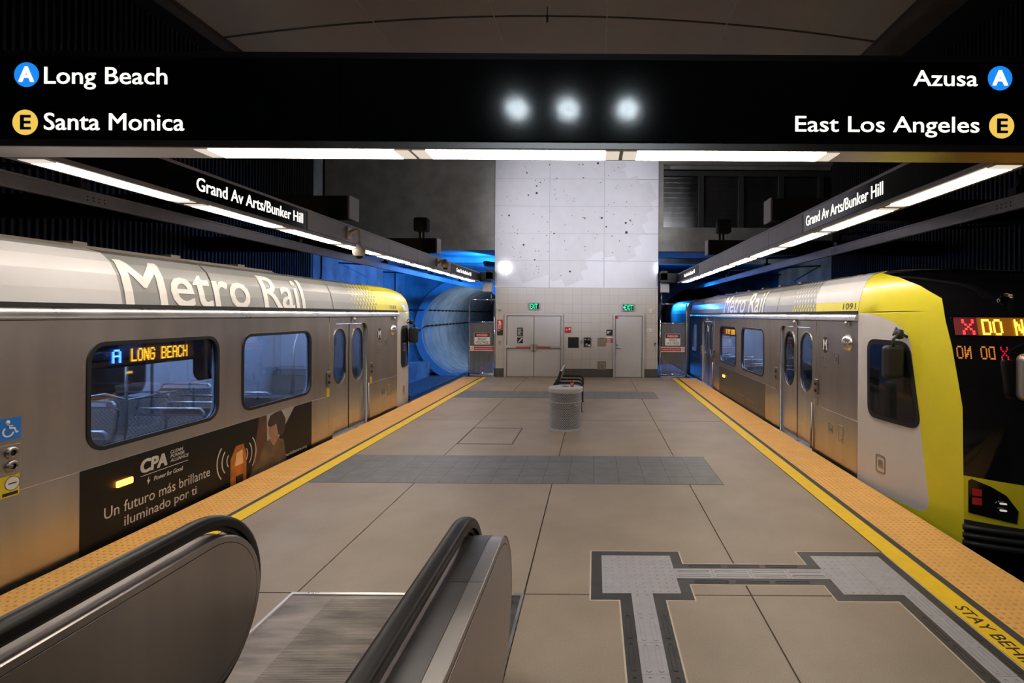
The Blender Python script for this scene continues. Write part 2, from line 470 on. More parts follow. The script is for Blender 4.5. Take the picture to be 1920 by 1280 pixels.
for y in (3.62, 3.30, 2.98, 2.66, 2.34):
    bar(m, .230, .265, y - .14, y + .13, .003); bar(m, .485, .520, y - .14, y + .13, .003)
    bar(m, 2.325, 2.36, y - .14, y + .13, .003); bar(m, 2.55, 2.585, y - .14, y + .13, .003)
for x in (.95, 1.28, 1.6): bar(m, x - .14, x + .14, 4.212, 4.247, .003); bar(m, x - .14, x + .14, 4.475, 4.51, .003)
link('border', m, 'guide_dark', t)
def pad(x0, x1, y0, y1, split):
    m = MB()
    if split: [m.box(a, b, c, d, .003, .0055) for a, b in ((x0, (x0 + x1) / 2 - .002), ((x0 + x1) / 2 + .002, x1)) for c, d in ((y0, (y0 + y1) / 2 - .001), ((y0 + y1) / 2 + .001, y1))]
    else: m.box(x0, x1, y0, y1, .003, .0055)
    nx = 10; ny = 10
    for i in range(nx):
        for j in range(ny):
            m.lathe([(.011, 0), (.008, .003), (0, .003)], Matrix.Translation((x0 + (i + .5) * (x1 - x0) / nx, y0 + (j + .5) * (y1 - y0) / ny, .0055)), 8)
    link('pad', m, 'guide_grey', t)
pad(.073, .677, 4.043, 4.677, False); pad(1.923, 2.527, 4.043, 4.687, True)
def strip(x0, x1, y0, y1, alongy):
    m = MB(); L = (y1 - y0) if alongy else (x1 - x0); n = max(1, round(L / .305)); s = L / n
    for i in range(n):
        if alongy: m.box(x0, x1, y0 + i * s + .001, y0 + (i + 1) * s - .001, .003, .0055); [bar(m, x0 + (x1 - x0) * q - .017, x0 + (x1 - x0) * q + .017, y0 + i * s + .02, y0 + (i + 1) * s - .02, .0055) for q in (.28, .74)]
        else: m.box(x0 + i * s + .001, x0 + (i + 1) * s - .001, y0, y1, .003, .0055); [bar(m, x0 + i * s + .02, x0 + (i + 1) * s - .02, y0 + (y1 - y0) * q - .017, y0 + (y1 - y0) * q + .017, .0055) for q in (.28, .74)]
    link('guide_strip', m, 'guide_grey', t)
strip(.293, .457, 1.3, 4.042, True); strip(2.383, 2.527, 1.3, 4.042, True); strip(.678, 1.922, 4.278, 4.442, False)

# ------------------------------------------------------------------ walls, ceilings
def corrugated(name, x, y0, y1, z0, z1, inward):
    m = MB(); p = .125; y = y0; prof = []
    while y < y1:
        prof += [(x, y), (x, y + p * .38), (x + inward * .045, y + p * .5), (x + inward * .045, y + p * .88)]; y += p
    A = [m.bm.verts.new((a, b, z0)) for a, b in prof]; Bv = [m.bm.verts.new((a, b, z1)) for a, b in prof]
    for i in range(len(prof) - 1): m.bm.faces.new((A[i], A[i + 1], Bv[i + 1], Bv[i]))
    struct(name, m, 'corrugated')
corrugated('wall_left', XL, -9, 17.15, -1, 8.3, 1)
corrugated('wall_right', XR, -9, YE, -1, 8.3, -1)
m = MB(); m.box(XL - .3, XL + .03, 17.15, 27, -1, 4.6); m.box(XL - .3, XL - .05, -9, 18, -1, 8.3)
struct('wall_left_concrete', m, 'conc_blue')
m = MB(); m.box(XR - .03, XR + .3, YE, 27, -1, 4.6); m.box(XR + .05, XR + .3, -9, YE, -1, 8.3)
struct('wall_right_concrete', m, 'conc_blue')
# head wall above the tunnel mouths, with a recess of louvres on one side
m = MB()
m.box(XL, -3.40, YE, YE + .5, 4.32, 8.3); m.box(2.16, 2.33, YE, YE + .5, 4.32, 8.3)
m.box(2.33, XR, YE, YE + .5, 4.32, 5.14); m.box(2.33, XR, YE, YE + .5, 7.30, 8.3); m.box(2.33, XR, YE + .22, YE + .5, 5.14, 7.30)
for z in (4.9,): m.box(2.5, 2.95, YE - .012, YE, 4.45, 4.98)
struct('wall_back', m, 'conc_wall')
t = thing('louvre_bank', 'dark bank of grey louvred panels recessed in the concrete above the tunnel', 'louvre', (5.2, YE + .1, 5.14))
x = 2.345
for k in range(4):
    m = MB(); n = 10
    for i in range(n):
        z = 5.16 + i * (1.72 / n); m.box(x, x + 1.2, YE + .10, YE + .125, z, z + .155); m.box(x, x + 1.2, YE + .09, YE + .12, z + .15, z + .172)
    link('louvre_panel', m, 'steel', t); x += 1.2
    m = MB(); m.box(x, x + .17, YE + .03, YE + .2, 5.14, 6.92); link('post', m, 'beam_dark', t); x += .17
m = MB(); m.box(2.33, XR, YE + .02, YE + .2, 6.92, 7.08); link('cross_rail', m, 'beam_dark', t)
m = MB(); m.box(XL, XR, YE + .5, 27, 4.32, 4.6)
m.box(XL, -3.4, 20.4, 20.9, 4.12, 4.32); m.box(2.16, XR, 20.4, 20.9, 4.12, 4.32)
struct('ceiling_tunnel', m, 'conc_blue')
def portal(xc, xa, xb, nm):
    zc, R = 1.3, 2.32
    m = MB(); m.add(plate([rrect(min(xa, xb), max(xa, xb), -1, 4.6), circ(xc, zc, R, 72)], .3), F_NY(0, 27.3, 0))
    struct('wall_' + nm, m, 'conc_blue')
    m = MB(); m.add(plate([circ(xc, zc, R + .36, 72), circ(xc, zc, R - .02, 72)], .16), F_NY(0, 27.0, 0))
    m.lathe([(R + .02, 0), (R + .02, .3)], frame((xc, 27.0, zc), (1, 0, 0), (0, 0, -1)) , 72)
    struct('trim_' + nm, m, 'tunnel_collar')
    m = MB(); prof = []
    for k in range(13):
        y = k * 1.5; prof += [(R + .05, y), (R + .05, y + 1.47), (R + .09, y + 1.475), (R + .09, y + 1.495)]
    m.lathe(prof, frame((xc, 27.1, zc), (1, 0, 0), (0, 0, -1)), 72); struct('wall_tube_' + nm, m, 'tunnel_conc', smooth=30)
    m = MB(); m.box(xc - 2.2, xc + 2.2, 27, 46, -1.0, -.86); struct('floor_' + nm, m, 'tunnel_conc')
portal(-6.5, XL, -3.4, 'portal_left'); portal(mir(-6.5), 2.16, XR, 'portal_right')
def cable(path, label):
    m = MB(); m.tube(path, .028, 8)
    for p, q in zip(path, path[1:]):
        d = Vector(q) - Vector(p); n = int(d.length / .7)
        for k in range(n):
            c = Vector(p) + d * ((k + .5) / n); m.box(c.x - .035, c.x + .035, c.y - .03, c.y + .03, c.z - .05, c.z + .05)
    tag(link('cable_conduit', m, 'black_matte'), label, 'conduit')
cable([(XL + .07, 18, 2.32), (XL + .07, 26.7, 2.32), (-8.72, 26.75, 2.32), (-8.60, 27.3, 2.32), (-8.60, 44, 2.32)], 'upper dark conduit clipped along the blue-lit tunnel wall')
cable([(XL + .07, 18, 1.25), (XL + .07, 26.7, 1.25), (-8.85, 26.75, 1.3), (-8.74, 27.3, 1.5), (-8.74, 44, 1.6)], 'lower dark conduit clipped along the blue-lit tunnel wall')
for y, z0, z1, lab in ((17.75, 3.2, 4.3, 'thin black cable drop on the blue wall next to the ribbed panels'), (24.3, 3.0, 4.3, 'thin black cable drop on the blue wall near the tunnel mouth')):
    m = MB(); m.tube([(XL + .06, y, z1), (XL + .06, y, z0 + .35), (XL + .07, y - .04, z0 + .12), (XL + .08, y - .22, z0)], .022, 8); tag(link('cable', m, 'black_matte'), lab, 'cable')
# emergency walkway on the left of the tunnel track
m = MB(); m.box(-9.2, -8.3, 17.2, 26.6, -1.0, -.25); m.box(-4.42, -3.45, 19.0, 27, -1, -.02); m.box(2.2, 3.40, 19, 27, -1, -.02)
struct('floor_walkway', m, 'conc_blue')

# vaulted ceiling over the near platform, taller void beyond
m = MB(); n = 28; xa, xb = -4.28, 3.20; zs, rise = 5.30, .27
def vz(x): q = (x - (xa + xb) / 2) / ((xb - xa) / 2); return zs + rise * (1 - q * q)
prof = [(xa + (xb - xa) * k / n, vz(xa + (xb - xa) * k / n)) for k in range(n + 1)]
prof2 = prof + [(xb, 6.0), (xa, 6.0)]
for y0, y1 in ((-9, 6.06), (6.10, 10.4)): m.extr(prof2, y0, y1)
m.extr([(x, z + .05) for x, z in prof] + [(xb, 5.95), (xa, 5.95)], 6.0, 6.2)
for x in (-2.57, -1.18, .12, 1.50):
    m.extr([(x - .008, vz(x) - .003), (x + .008, vz(x) - .003), (x + .008, vz(x) + .01), (x - .008, vz(x) + .01)], -9, 10.4, mi=1)
for y in (3.1, 8.2): 
    for (x0, z0), (x1, z1) in zip(prof, prof[1:]): m.face([(x0, y, z0 - .003), (x1, y, z1 - .003), (x1, y + .01, z1 - .003), (x0, y + .01, z0 - .003)], 1)
struct('ceiling', m, ['vault', 'vault_seam'])
m = MB()
for a, b in ((xa - .14, xa), (xb, xb + .14)): m.box(a, b, -9, 10.4, 5.24, 6.0)
m.box(xb + .14, xb + .75, -9, 10.4, 5.5, 6.0, 0)
struct('trim_1', m, 'beam_dark')
m = MB(); m.box(XL, XR, -9, YE + .5, 8.3, 8.5); struct('ceiling_upper', m, 'black_matte')
m = MB(); m.box(XL, XR, -9.2, -9.0, -1, 8.3); struct('wall_rear', m, 'conc_wall')
t = thing('sprinkler', 'small black sprinkler head hanging from the vaulted ceiling', 'sprinkler', (-.55, 5.9, 5.55))
m = MB(); m.tube([(-.55, 5.9, 5.57), (-.55, 5.9, 5.47)], .006, 6); link('drop_pipe', m, 'black_paint', t)
m = MB(); m.lathe([(.0, 0), (.012, 0), (.012, .06), (.02, .07), (0, .075)], Matrix.Translation((-.55, 5.9, 5.40)), 10); link('head', m, 'black_paint', t)

# ------------------------------------------------------------------ end building: tile wall, base, mural
m = MB(); m.box(-3.40, 2.16, YE, 27, 0, 8.3); struct('wall_end', m, 'wall_tile')
m = MB()
for a, b in ((-3.41, -3.10), (-1.07, .64), (1.715, 2.17)): m.box(a, b, YE - .012, YE, 0, .285)
struct('baseboard_end', m, 'base_grey')
t = thing('mural', 'tall glossy white star-map mural of enamel panels above the two white doors', 'mural', (MID - .1, YE, 3.04))
xs = [-3.425, -1.556, .31, 2.165]; zsr = [3.045, 3.975, 4.905, 5.835, 6.765, 7.695]
for i in range(3):
    for j in range(5):
        m = MB(); m.box(xs[i] + .006, xs[i + 1] - .006, YE - .03, YE, zsr[j] + .006, zsr[j + 1] - .006); link('enamel_panel', m, 'mural', t, bev=.004)
# darker stepped field and printed stars
def mp(px, py):   # mural artwork coordinates -> wall metres
    return (-3.425 + (px - 135) / (1583 - 135) * 5.59, 3.045 + (1187 - py) / 239.4 * .93)
step = [(140, 76), (1280, 76), (1297, 122), (1236, 152), (1275, 148), (1308, 222), (1390, 195), (1422, 270), (1500, 243), (1575, 398), (1505, 428), (1537, 495), (1470, 528), (1495, 595), (1433, 625), (1470, 702), (1402, 735), (1430, 800), (1365, 835), (1390, 905), (1225, 970), (1193, 902), (1112, 922), (1083, 858), (1000, 892), (972, 832), (1000, 912), (935, 942), (962, 1015), (895, 1048), (925, 1110), (762, 1178), (722, 1108), (642, 1135), (610, 1070), (470, 1118), (385, 1150), (343, 1075), (268, 1105), (240, 1055), (140, 1090)]
m = MB(); m.add(plate([[mp(*p) for p in step]], .0012), F_NY(0, YE - .03, 0)); link('stepped_field', m, 'mural_shade', t)
m = MB(); m2 = [m.box(x - .005, x + .005, YE - .0318, YE - .031, zsr[0], zsr[-1]) for x in xs[1:3]] + [m.box(xs[0], xs[-1], YE - .0318, YE - .031, z - .004, z + .004) for z in zsr[1:5]]
link('panel_joint', m, 'vault_seam', t)
m = MB(); rnd = random.Random(5)
stars = [(415, 178, 5), (502, 293, 5), (502, 355, 7), (430, 373, 5), (260, 553, 6), (390, 810, 7), (658, 709, 5), (489, 941, 5), (801, 1042, 6), (1080, 570, 7), (1292, 613, 7), (1298, 696, 9), (1119, 648, 5), (1044, 90, 7), (1380, 769, 5), (910, 100, 4), (915, 218, 4), (680, 224, 4), (616, 105, 4), (534, 262, 4)]
stars += [(rnd.uniform(160, 1400), rnd.uniform(90, 1080), rnd.uniform(1.6, 3.2)) for _ in range(120)]
for x, y, r in stars:
    if y > 930 and x > 930 or y > 760 and x > 1330: continue
    cx, cz = mp(x, y); m.add(plate([circ(cx, cz, r * .0054, 10)], .0008), F_NY(0, YE - .0315, 0))
link('printed_stars', m, 'mural_dot', t)
m = MB()
for x, y, r in ((1332, 590, 7), (929, 573, 6), (913, 567, 4)): cx, cz = mp(x, y); m.add(plate([circ(cx, cz, r * .0054, 10)], .0008), F_NY(0, YE - .0315, 0))
link('printed_red_stars', m, 'mural_rust', t)

def door(name, x0, x1, z1, leaves):
    root = bpy.data.objects.new(name, None); COL.objects.link(root); root.location = ((x0 + x1) / 2, YE, 0); root['kind'] = 'structure'
    m = MB(); m.add(plate([[(x0, 0), (x0 + .055, 0), (x0 + .055, z1 - .055), (x1 - .055, z1 - .055), (x1 - .055, 0), (x1, 0), (x1, z1), (x0, z1)]], .075), F_NY(0, YE, 0)); link('door_frame', m, 'door_paint', root, bev=.004)
    xs = [x0 + .06 + i * (x1 - x0 - .12) / leaves for i in range(leaves + 1)]
    for a, b in zip(xs, xs[1:]):
        m = MB(); m.box(a - .004, b + .004, YE - .003, YE, .0, z1 - .05); link('door_gap', m, 'black_matte', root)
        m = MB(); m.box(a + .009, b - .009, YE - .016, YE - .003, .012, z1 - .068); link('door_leaf', m, 'door_paint', root, bev=.003)
    return root
d = door('door_1', -3.06, -1.08, 2.15, 2)
for a, b, hx in ((-2.985, -2.10, -2.13), (-2.045, -1.15, -2.015)):
    m = MB(); m.box(a, b, YE - .09, YE - .05, .985, 1.05); bb = link('push_bar', m, 'steel', d, bev=.008)
    e = a if abs(a - hx) > abs(b - hx) else b
    m = MB(); m.box(hx - .05, hx + .05, YE - .11, YE - .016, .90, 1.12); link('latch_case', m, 'steel', d, bev=.012)
    m = MB(); m.box(e - .04, e + .04, YE - .10, YE - .016, .97, 1.065); link('end_bracket', m, 'steel', d, bev=.008)
    m = MB(); mxx = (a + b) / 2 + (.12 if a < -2.5 else -.15); m.box(mxx - .25, mxx + .25, YE - .0925, YE - .0905, 1.0, 1.035); link('red_label', m, 'sign_red', d)
d = door('door_2', .64, 1.69, 2.165, 1)
m = MB(); m.lathe([(0, 0), (.028, 0), (.028, .012), (0, .014)], frame((.765, YE - .016, 1.0), (1, 0, 0), (0, 0, 1)), 16); m.tube([(.765, YE - .03, 1.0), (.765, YE - .07, 1.0), (.79, YE - .075, .995), (.90, YE - .075, .99)], .011, 8); link('lever_handle', m, 'steel_dark', d)
m = MB(); m.lathe([(0, 0), (.025, 0), (.025, .012), (0, .014)], frame((.765, YE - .016, 1.11), (1, 0, 0), (0, 0, 1)), 16); link('lock_cylinder', m, 'steel_dark', d)
m = MB(); m.box(.715, .80, YE - .0175, YE - .016, 2.0, 2.085); link('red_label', m, 'sign_red', d)

# ------------------------------------------------------------------ things on the tile wall
def wsign(name, label, cat, x0, x1, z0, z1, body, lines=(), lm='sign_white', dy=0.0, th=.006, extra=None):
    t = thing(name, label, cat, ((x0 + x1) / 2, YE - dy, z0))
    m = MB(); m.box(x0, x1, YE - dy - th, YE - dy, z0, z1); link('panel', m, body, t)
    if lines:
        m = MB()
        for a, b, c, d in lines: m.box(x0 + a * (x1 - x0), x0 + b * (x1 - x0), YE - dy - th - .001, YE - dy - th, z0 + c * (z1 - z0), z0 + d * (z1 - z0))
        link('printing', m, lm, t)
    return t
def textlines(n, z0, z1, rnd=random.Random(3)):
    return [(.12, rnd.uniform(.55, .88), z0 + (z1 - z0) * (i + .25) / n, z0 + (z1 - z0) * (i + .65) / n) for i in range(n)]
t = wsign('warning_sign', 'red notice with white symbol and text beside the double doors, above a black notice', 'sign', -3.335, -3.135, 1.625, 1.95, 'sign_red', textlines(4, .05, .55))
m = MB(); m.add(plate([circ(-3.25, 1.875, .04), ], .0012), F_NY(0, YE - .006, 0)); m.add(plate([rrect(-3.27, -3.19, 1.80, 1.845)], .0012), F_NY(0, YE - .006, 0)); link('symbol', m, 'sign_white', t)
wsign('black_notice', 'small black notice under the red notice beside the double doors', 'sign', -3.335, -3.135, 1.41, 1.612, 'sign_black', [(.1, .28, .72, .88), (.35, .6, .74, .80)])
t = wsign('door_notice', 'black text notice on the double door leaf, above the stair symbol', 'sign', -2.645, -2.445, 1.385, 1.68, 'sign_black', textlines(7, .1, .92), dy=.016)
t = wsign('stair_sign', 'black sign with white diagonal stair symbol on the double door leaf', 'sign', -2.645, -2.445, 1.145, 1.345, 'sign_black', dy=.016)
m = MB(); m.add(plate([[(-2.625, 1.17), (-2.605, 1.165), (-2.465, 1.30), (-2.465, 1.33), (-2.50, 1.325)]], .001), F_NY(0, YE - .022, 0)); link('stair_symbol', m, 'sign_white', t)
t = wsign('telephone_sign', 'red square sign with white symbols on the tiles, above the black panel', 'sign', -1.02, -.80, 1.505, 1.71, 'sign_red', [(.15, .4, .55, .62), (.3, .36, .4, .7)])
m = MB(); m.add(plate([circ(-.855, 1.64, .032)], .001), F_NY(0, YE - .006, 0)); link('symbol', m, 'sign_white', t)
t = thing('display_recess', 'square black recessed panel in the white tile wall', 'panel', (-.72, YE, 1.0))
m = MB(); m.add(plate([rrect(-.905, -.54, 1.0, 1.362), rrect(-.89, -.555, 1.015, 1.347)], .012), F_NY(0, YE, 0)); link('frame', m, 'black_paint', t)
m = MB(); m.box(-.89, -.555, YE - .004, YE, 1.015, 1.347); link('screen', m, 'black_matte', t)
wsign('key_switch', 'tiny dark key switch between the black panel and the gauge cabinet', 'switch', -.465, -.42, 1.14, 1.24, 'steel_dark', [(.3, .7, .5, .75)], 'black_paint', th=.015)
t = thing('gauge_cabinet', 'steel-framed cabinet with dark glass and round fittings on the tile wall', 'cabinet', (-.245, YE, 1.02))
m = MB(); m.add(plate([rrect(-.38, -.11, 1.02, 1.366), rrect(-.355, -.135, 1.045, 1.341)], .02), F_NY(0, YE, 0)); link('frame', m, 'steel', t)
m = MB(); m.box(-.355, -.135, YE - .006, YE, 1.045, 1.341); link('glass', m, 'black_gloss', t)
for cx, cz, r, mt in ((-.31, 1.28, .035, 'steel_dark'), (-.20, 1.28, .04, 'steel_dark'), (-.27, 1.11, .05, 'steel_dark'), (-.18, 1.085, .034, 'sign_white')):
    m = MB(); m.lathe([(0, .02), (r * .6, .02), (r, .012), (r, 0)], frame((cx, YE - .006, cz), (1, 0, 0), (0, 0, 1)), 16); link('fitting', m, mt, t)
t = wsign('access_cover', 'tan metal access panel with dark slot beside the red and white notice', 'panel', .10, .40, 1.05, 1.352, 'tan_metal', [(.28, .72, .90, .96)], 'black_paint', th=.012)
t = wsign('outlet_cover', 'tan metal outlet panel set low in the tile wall, touching the dark base', 'panel', .10, .40, .258, .55, 'tan_metal', [(.3, .7, .7, .8)], 'steel_dark', th=.016)
m = MB()
for cx, cz in ((.33, .42), (.24, .31), (.35, .32)): m.lathe([(0, .02), (.02, .02), (.022, 0)], frame((cx, YE - .016, cz), (1, 0, 0), (0, 0, 1)), 12)
link('outlet', m, 'steel', t)
wsign('room_sign', 'black sign with small white text beside the single door, above the red notice', 'sign', .405, .615, 1.425, 1.627, 'sign_black', [(.15, .35, .35, .75), (.4, .65, .6, .7)])
wsign('red_notice', 'red and white notice beside the single door, next to the tan access panel', 'sign', .405, .617, 1.185, 1.385, 'sign_red', [(0, 1, .74, 1)] + textlines(3, .08, .6))
t = thing('strobe_light', 'small white alarm strobe on the tiles to one side of the single door', 'strobe', (1.92, YE, 2.18))
m = MB(); m.box(1.86, 1.985, YE - .05, YE, 2.185, 2.345); link('housing', m, 'plastic_cream', t, bev=.015)
m = MB(); m.box(1.90, 1.97, YE - .062, YE - .05, 2.20, 2.27); link('lens', m, 'steel', t, bev=.008)
t = thing('alarm_box', 'small cream alarm box high on the tiles beside the double doors', 'alarm', (-3.24, YE, 2.24))
m = MB(); m.box(-3.305, -3.185, YE - .05, YE, 2.245, 2.36); link('housing', m, 'plastic_cream', t, bev=.012)
m = MB(); m.box(-3.285, -3.205, YE - .055, YE - .05, 2.26, 2.31); link('grille', m, 'tan_metal', t)
wsign('paper_notice', 'small white notice on the tiles beside the single door, under the strobe', 'sign', 1.785, 1.94, 1.56, 1.675, 'sign_white', textlines(2, .2, .8), 'base_grey')
wsign('card_reader', 'small grey card reader on the tiles beside the single door', 'card reader', 2.035, 2.10, 1.085, 1.20, 'steel_dark', [(.3, .7, .55, .8)], 'black_paint', th=.02)
wsign('door_card_reader', 'small grey card reader on the tiles beside the double doors', 'card reader', -3.275, -3.20, 1.10, 1.22, 'steel_dark', [(.3, .7, .55, .8)], 'black_paint', th=.02)
def exit_sign(x0, x1, z0, z1, arrow, label):
    t = thing('exit_sign', label, 'exit sign', ((x0 + x1) / 2, YE, z0), group='lit exit signs')
    m = MB(); m.box(x0, x1, YE - .06, YE, z0, z1); link('housing', m, 'beam_grey', t, bev=.008)
    m = MB(); m.box(x0 + .03, x1 - .03, YE - .064, YE - .06, z0 + .03, z1 - .03); link('face', m, 'black_gloss', t)
    m = MB(); M = F_NY(0, YE - .064, 0); w = x1 - x0 - .12
    wtext(m, 'EXIT', M, x0 + (.075 if arrow else .055), z0 + .045, w, z1 - z0 - .09, .008, .002)
    if arrow: m.add(plate([[(x0 + .022, (z0 + z1) / 2), (x0 + .065, z0 + .08), (x0 + .065, z1 - .08)]], .002), M)
    link('lettering', m, 'exit_green', t)
exit_sign(-2.25, -1.88, 2.285, 2.54, False, 'green lit EXIT sign above the white double doors')
exit_sign(.945, 1.35, 2.265, 2.52, True, 'green lit EXIT sign with an arrow above the single white door')

# ------------------------------------------------------------------ gates at the platform end
def gate(side):
    R = side == 'R'
    x0, x1 = (2.24, 3.13) if R else (-4.28, -3.42)
    Y = 18.0; zt = 2.52 if R else 2.63
    t = thing('end_gate', 'steel gate with DANGER HIGH VOLTAGE sign by the %s' % ('rear of the yellow-nosed train' if R else 'round tunnel mouth'), 'gate', ((x0 + x1) / 2, Y, 0), group='steel gates at the platform end')
    m = MB(); r = .028
    xi, xo = (x0, x1) if R else (x1, x0)
    m.tube([(xi, Y, zt), (xo, Y, zt), (xo, Y, .02)], r, 10); m.tube([(xi, Y, 1.86), (xo, Y, 1.86)], r, 10); m.tube([(xi, Y, .12), (xo, Y, .12)], r, 10); m.tube([(xi, Y, zt), (xi, Y, .02)], r * .8, 8)
    link('frame', m, 'chrome', t)
    m = MB(); m.box(x0 + .04, x1 - .04, Y - .004, Y + .004, .14, 1.83); link('lower_panel', m, 'gate_panel', t)
    m = MB()
    for k in range(1, 5): xx = x0 + (x1 - x0) * k / 5; m.box(xx - .006, xx + .006, Y + .006, Y + .014, .14, 1.83)
    link('mullion', m, 'steel_dark', t)
    m = MB(); m.box(x0 - .02, x1 + .02, Y + .05, 18.9, 0, .05); link('threshold', m, 'steel', t)
    sx0, sx1, s0, s1 = (2.405, 2.925, 1.10, 1.50) if R else (-4.105, -3.555, 1.095, 1.505)
    m = MB(); m.add(plate([rrect(sx0, sx1, s0, s1, .02)], .004), F_NY(0, Y - .012, 0)); s = link('danger_sign', m, 'sign_white', t)
    w = sx1 - sx0
    m = MB(); M = F_NY(0, Y - .016, 0); m.add(plate([rrect(sx0 + .015, sx1 - .015, s1 - .15, s1 - .012, .015)], .001), M); m.add(plate([rrect(sx0 + .008, sx1 - .008, s0 + .008, s1 - .008), rrect(sx0 + .014, sx1 - .014, s0 + .014, s1 - .014)], .001), M)
    wtext(m, 'HIGH', M, sx0 + w * .25, s0 + .145, w * .5, .085, .008, .001); wtext(m, 'VOLTAGE', M, sx0 + w * .10, s0 + .035, w * .80, .085, .008, .001)
    link('black_print', m, 'sign_black', s)
    m = MB(); M2 = F_NY(0, Y - .017, 0); cx, cz = (sx0 + sx1) / 2, s1 - .081
    m.add(plate([[(cx + w * .43 * math.cos(a), cz + .058 * math.sin(a)) for a in [2 * PI * k / 32 for k in range(32)]]], .0008), M2); link('red_oval', m, 'sign_red', s)
    m = MB(); wtext(m, 'DANGER', F_NY(0, Y - .018, 0), cx - w * .33, cz - .032, w * .66, .064, .006, .001); link('white_print', m, 'sign_white', s)
    m = MB(); b0, b1 = (2.262, 3.085) if R else (-4.25, -3.43); m.box(b0, b1, Y - .016, Y - .012, .885, 1.052); s = link('personnel_sign', m, 'sign_white', t)
    m = MB(); m.box(b0, b1, Y - .0172, Y - .016, .91, 1.03); link('red_field', m, 'sign_red', s)
    m = MB(); q = b1 - .14 if R else b0 + .02
    m.box(q, q + .12, Y - .0182, Y - .0172, .912, 1.028); wtext(m, 'Authorized Personnel Only', F_NY(0, Y - .0172, 0), b0 + (.03 if R else .16), .945, b1 - b0 - .2, .05, .004, .001); link('white_print', m, 'sign_white', s)
    m = MB(); m.add(plate([circ(q + .06, .97, .042, 20), circ(q + .06, .97, .028, 20)], .001), F_NY(0, Y - .0182, 0)); link('red_ring', m, 'sign_red', s)
gate('L'); gate('R')
for x0, x1, z0, z1, lab in ((-3.77, -3.46, 2.885, 3.20, 'small grey junction box above the gate by the round tunnel mouth'), (2.215, 2.505, 2.90, 3.215, 'small grey junction box above the gate by the rear of the yellow-nosed train')):
    t = thing('junction_box', lab, 'junction box', ((x0 + x1) / 2, 17.9, z0), group='junction boxes over the gates')
    m = MB(); m.box(x0, x1, 17.72, 17.95, z0, z1); link('box', m, 'beam_grey', t, bev=.012)
    m = MB(); m.box(x0 + .03, x1 - .03, 17.712, 17.72, z0 + .03, z1 - .03); link('cover', m, 'beam_grey', t, bev=.004)
    m = MB(); c = x0 + .05 if x0 > 0 else x1 - .05; m.tube([(c, 17.9, z0), (c, 17.93, 2.5)], .018, 8); link('conduit', m, 'steel_dark', t)
# ------------------------------------------------------------------ light-rail trains (local axes: +x platform side, +y nose, y=0 end of the steel body)
RP = [(0, 2.2), (-.02, 2.335), (-.06, 2.49), (-.12, 2.61), (-.21, 2.695), (-.36, 2.74), (-.6, 2.76), (-.95, 2.77), (-1.325, 2.775)]
RS = [0.0]
for (a, b), (c, d) in zip(RP, RP[1:]): RS.append(RS[-1] + math.hypot(c - a, d - b))
def roof_pt(s, off):
    for i in range(len(RP) - 1):
        if s <= RS[i + 1] or i == len(RP) - 2:
            t = (s - RS[i]) / (RS[i + 1] - RS[i]); (a, b), (c, d) = RP[i], RP[i + 1]
            nx, nz = (d - b), -(c - a); L = math.hypot(nx, nz)
            return a + (c - a) * t + nx / L * off, b + (d - b) * t + nz / L * off
def cut(bm, axis, vals):
    n = [0, 0, 0]; n[axis] = 1
    for v in vals:
        c = [0, 0, 0]; c[axis] = v
        bmesh.ops.bisect_plane(bm, geom=bm.verts[:] + bm.edges[:] + bm.faces[:], plane_co=c, plane_no=n, dist=1e-6)
def on_roof(bm, off=.003):
    """bm is flat: x = along the car, y = distance up the roof curve"""
    cut(bm, 1, RS[1:-1])
    for v in bm.verts:
        x, z = roof_pt(v.co.y, off + v.co.z); v.co = Vector((x, v.co.x, z))
    return bm
def interp(T, z):
    if z <= T[0][0]: return T[0][1]
    for (a, b), (c, d) in zip(T, T[1:]):
        if z <= c: return b + (d - b) * (z - a) / (c - a)
    return T[-1][1]
KN = .119; HW = 1.325
YC = [(-.22, 1.6), (0, 1.6), (1.22, 1.58), (1.83, 1.47), (2.1, 1.40), (2.2, 1.385), (2.335, 1.34), (2.49, 1.03), (2.61, .65), (2.695, .2), (2.74, .06), (2.775, .02)]
X0 = [(2.2, 0)] + [(z, x) for x, z in RP[1:]]
def nx0(z): return interp(X0, z)
def nyc(z): return interp(YC, z)
def side_pt(y, z, off=0.0):
    n = Vector((1, 2 * KN * y, 0)).normalized()
    return Vector((nx0(z) - KN * y * y, y, z)) + n * off
def front_pt(x, z, off=0.0):
    yc = nyc(z); xc = nx0(z) - KN * yc * yc; yf = yc + .28 * min(1, yc / .8)
    q = (x + HW) / (xc + HW)
    return Vector((x, yf - (yf - yc) * q * q + off, z))
def nyb(z):
    if z > 1.83: return .98 * math.sqrt(max(0, 1 - ((z - 1.83) / .35) ** 2))
    b = 1.24 - .26 * max(0, z) / 1.83
    if z < .12: b -= .15 * (1 - math.sqrt(max(0, 1 - ((.12 - z) / .17) ** 2)))
    return b
ROWS = [-.22, -.05, -.03, 0, .05, .12, .3, .5, .8, 1.2, 1.5, 1.83, 1.93, 2.02, 2.09, 2.14, 2.17, 2.18, 2.2, 2.335, 2.41, 2.49, 2.55, 2.61, 2.655, 2.695, 2.74, 2.775]

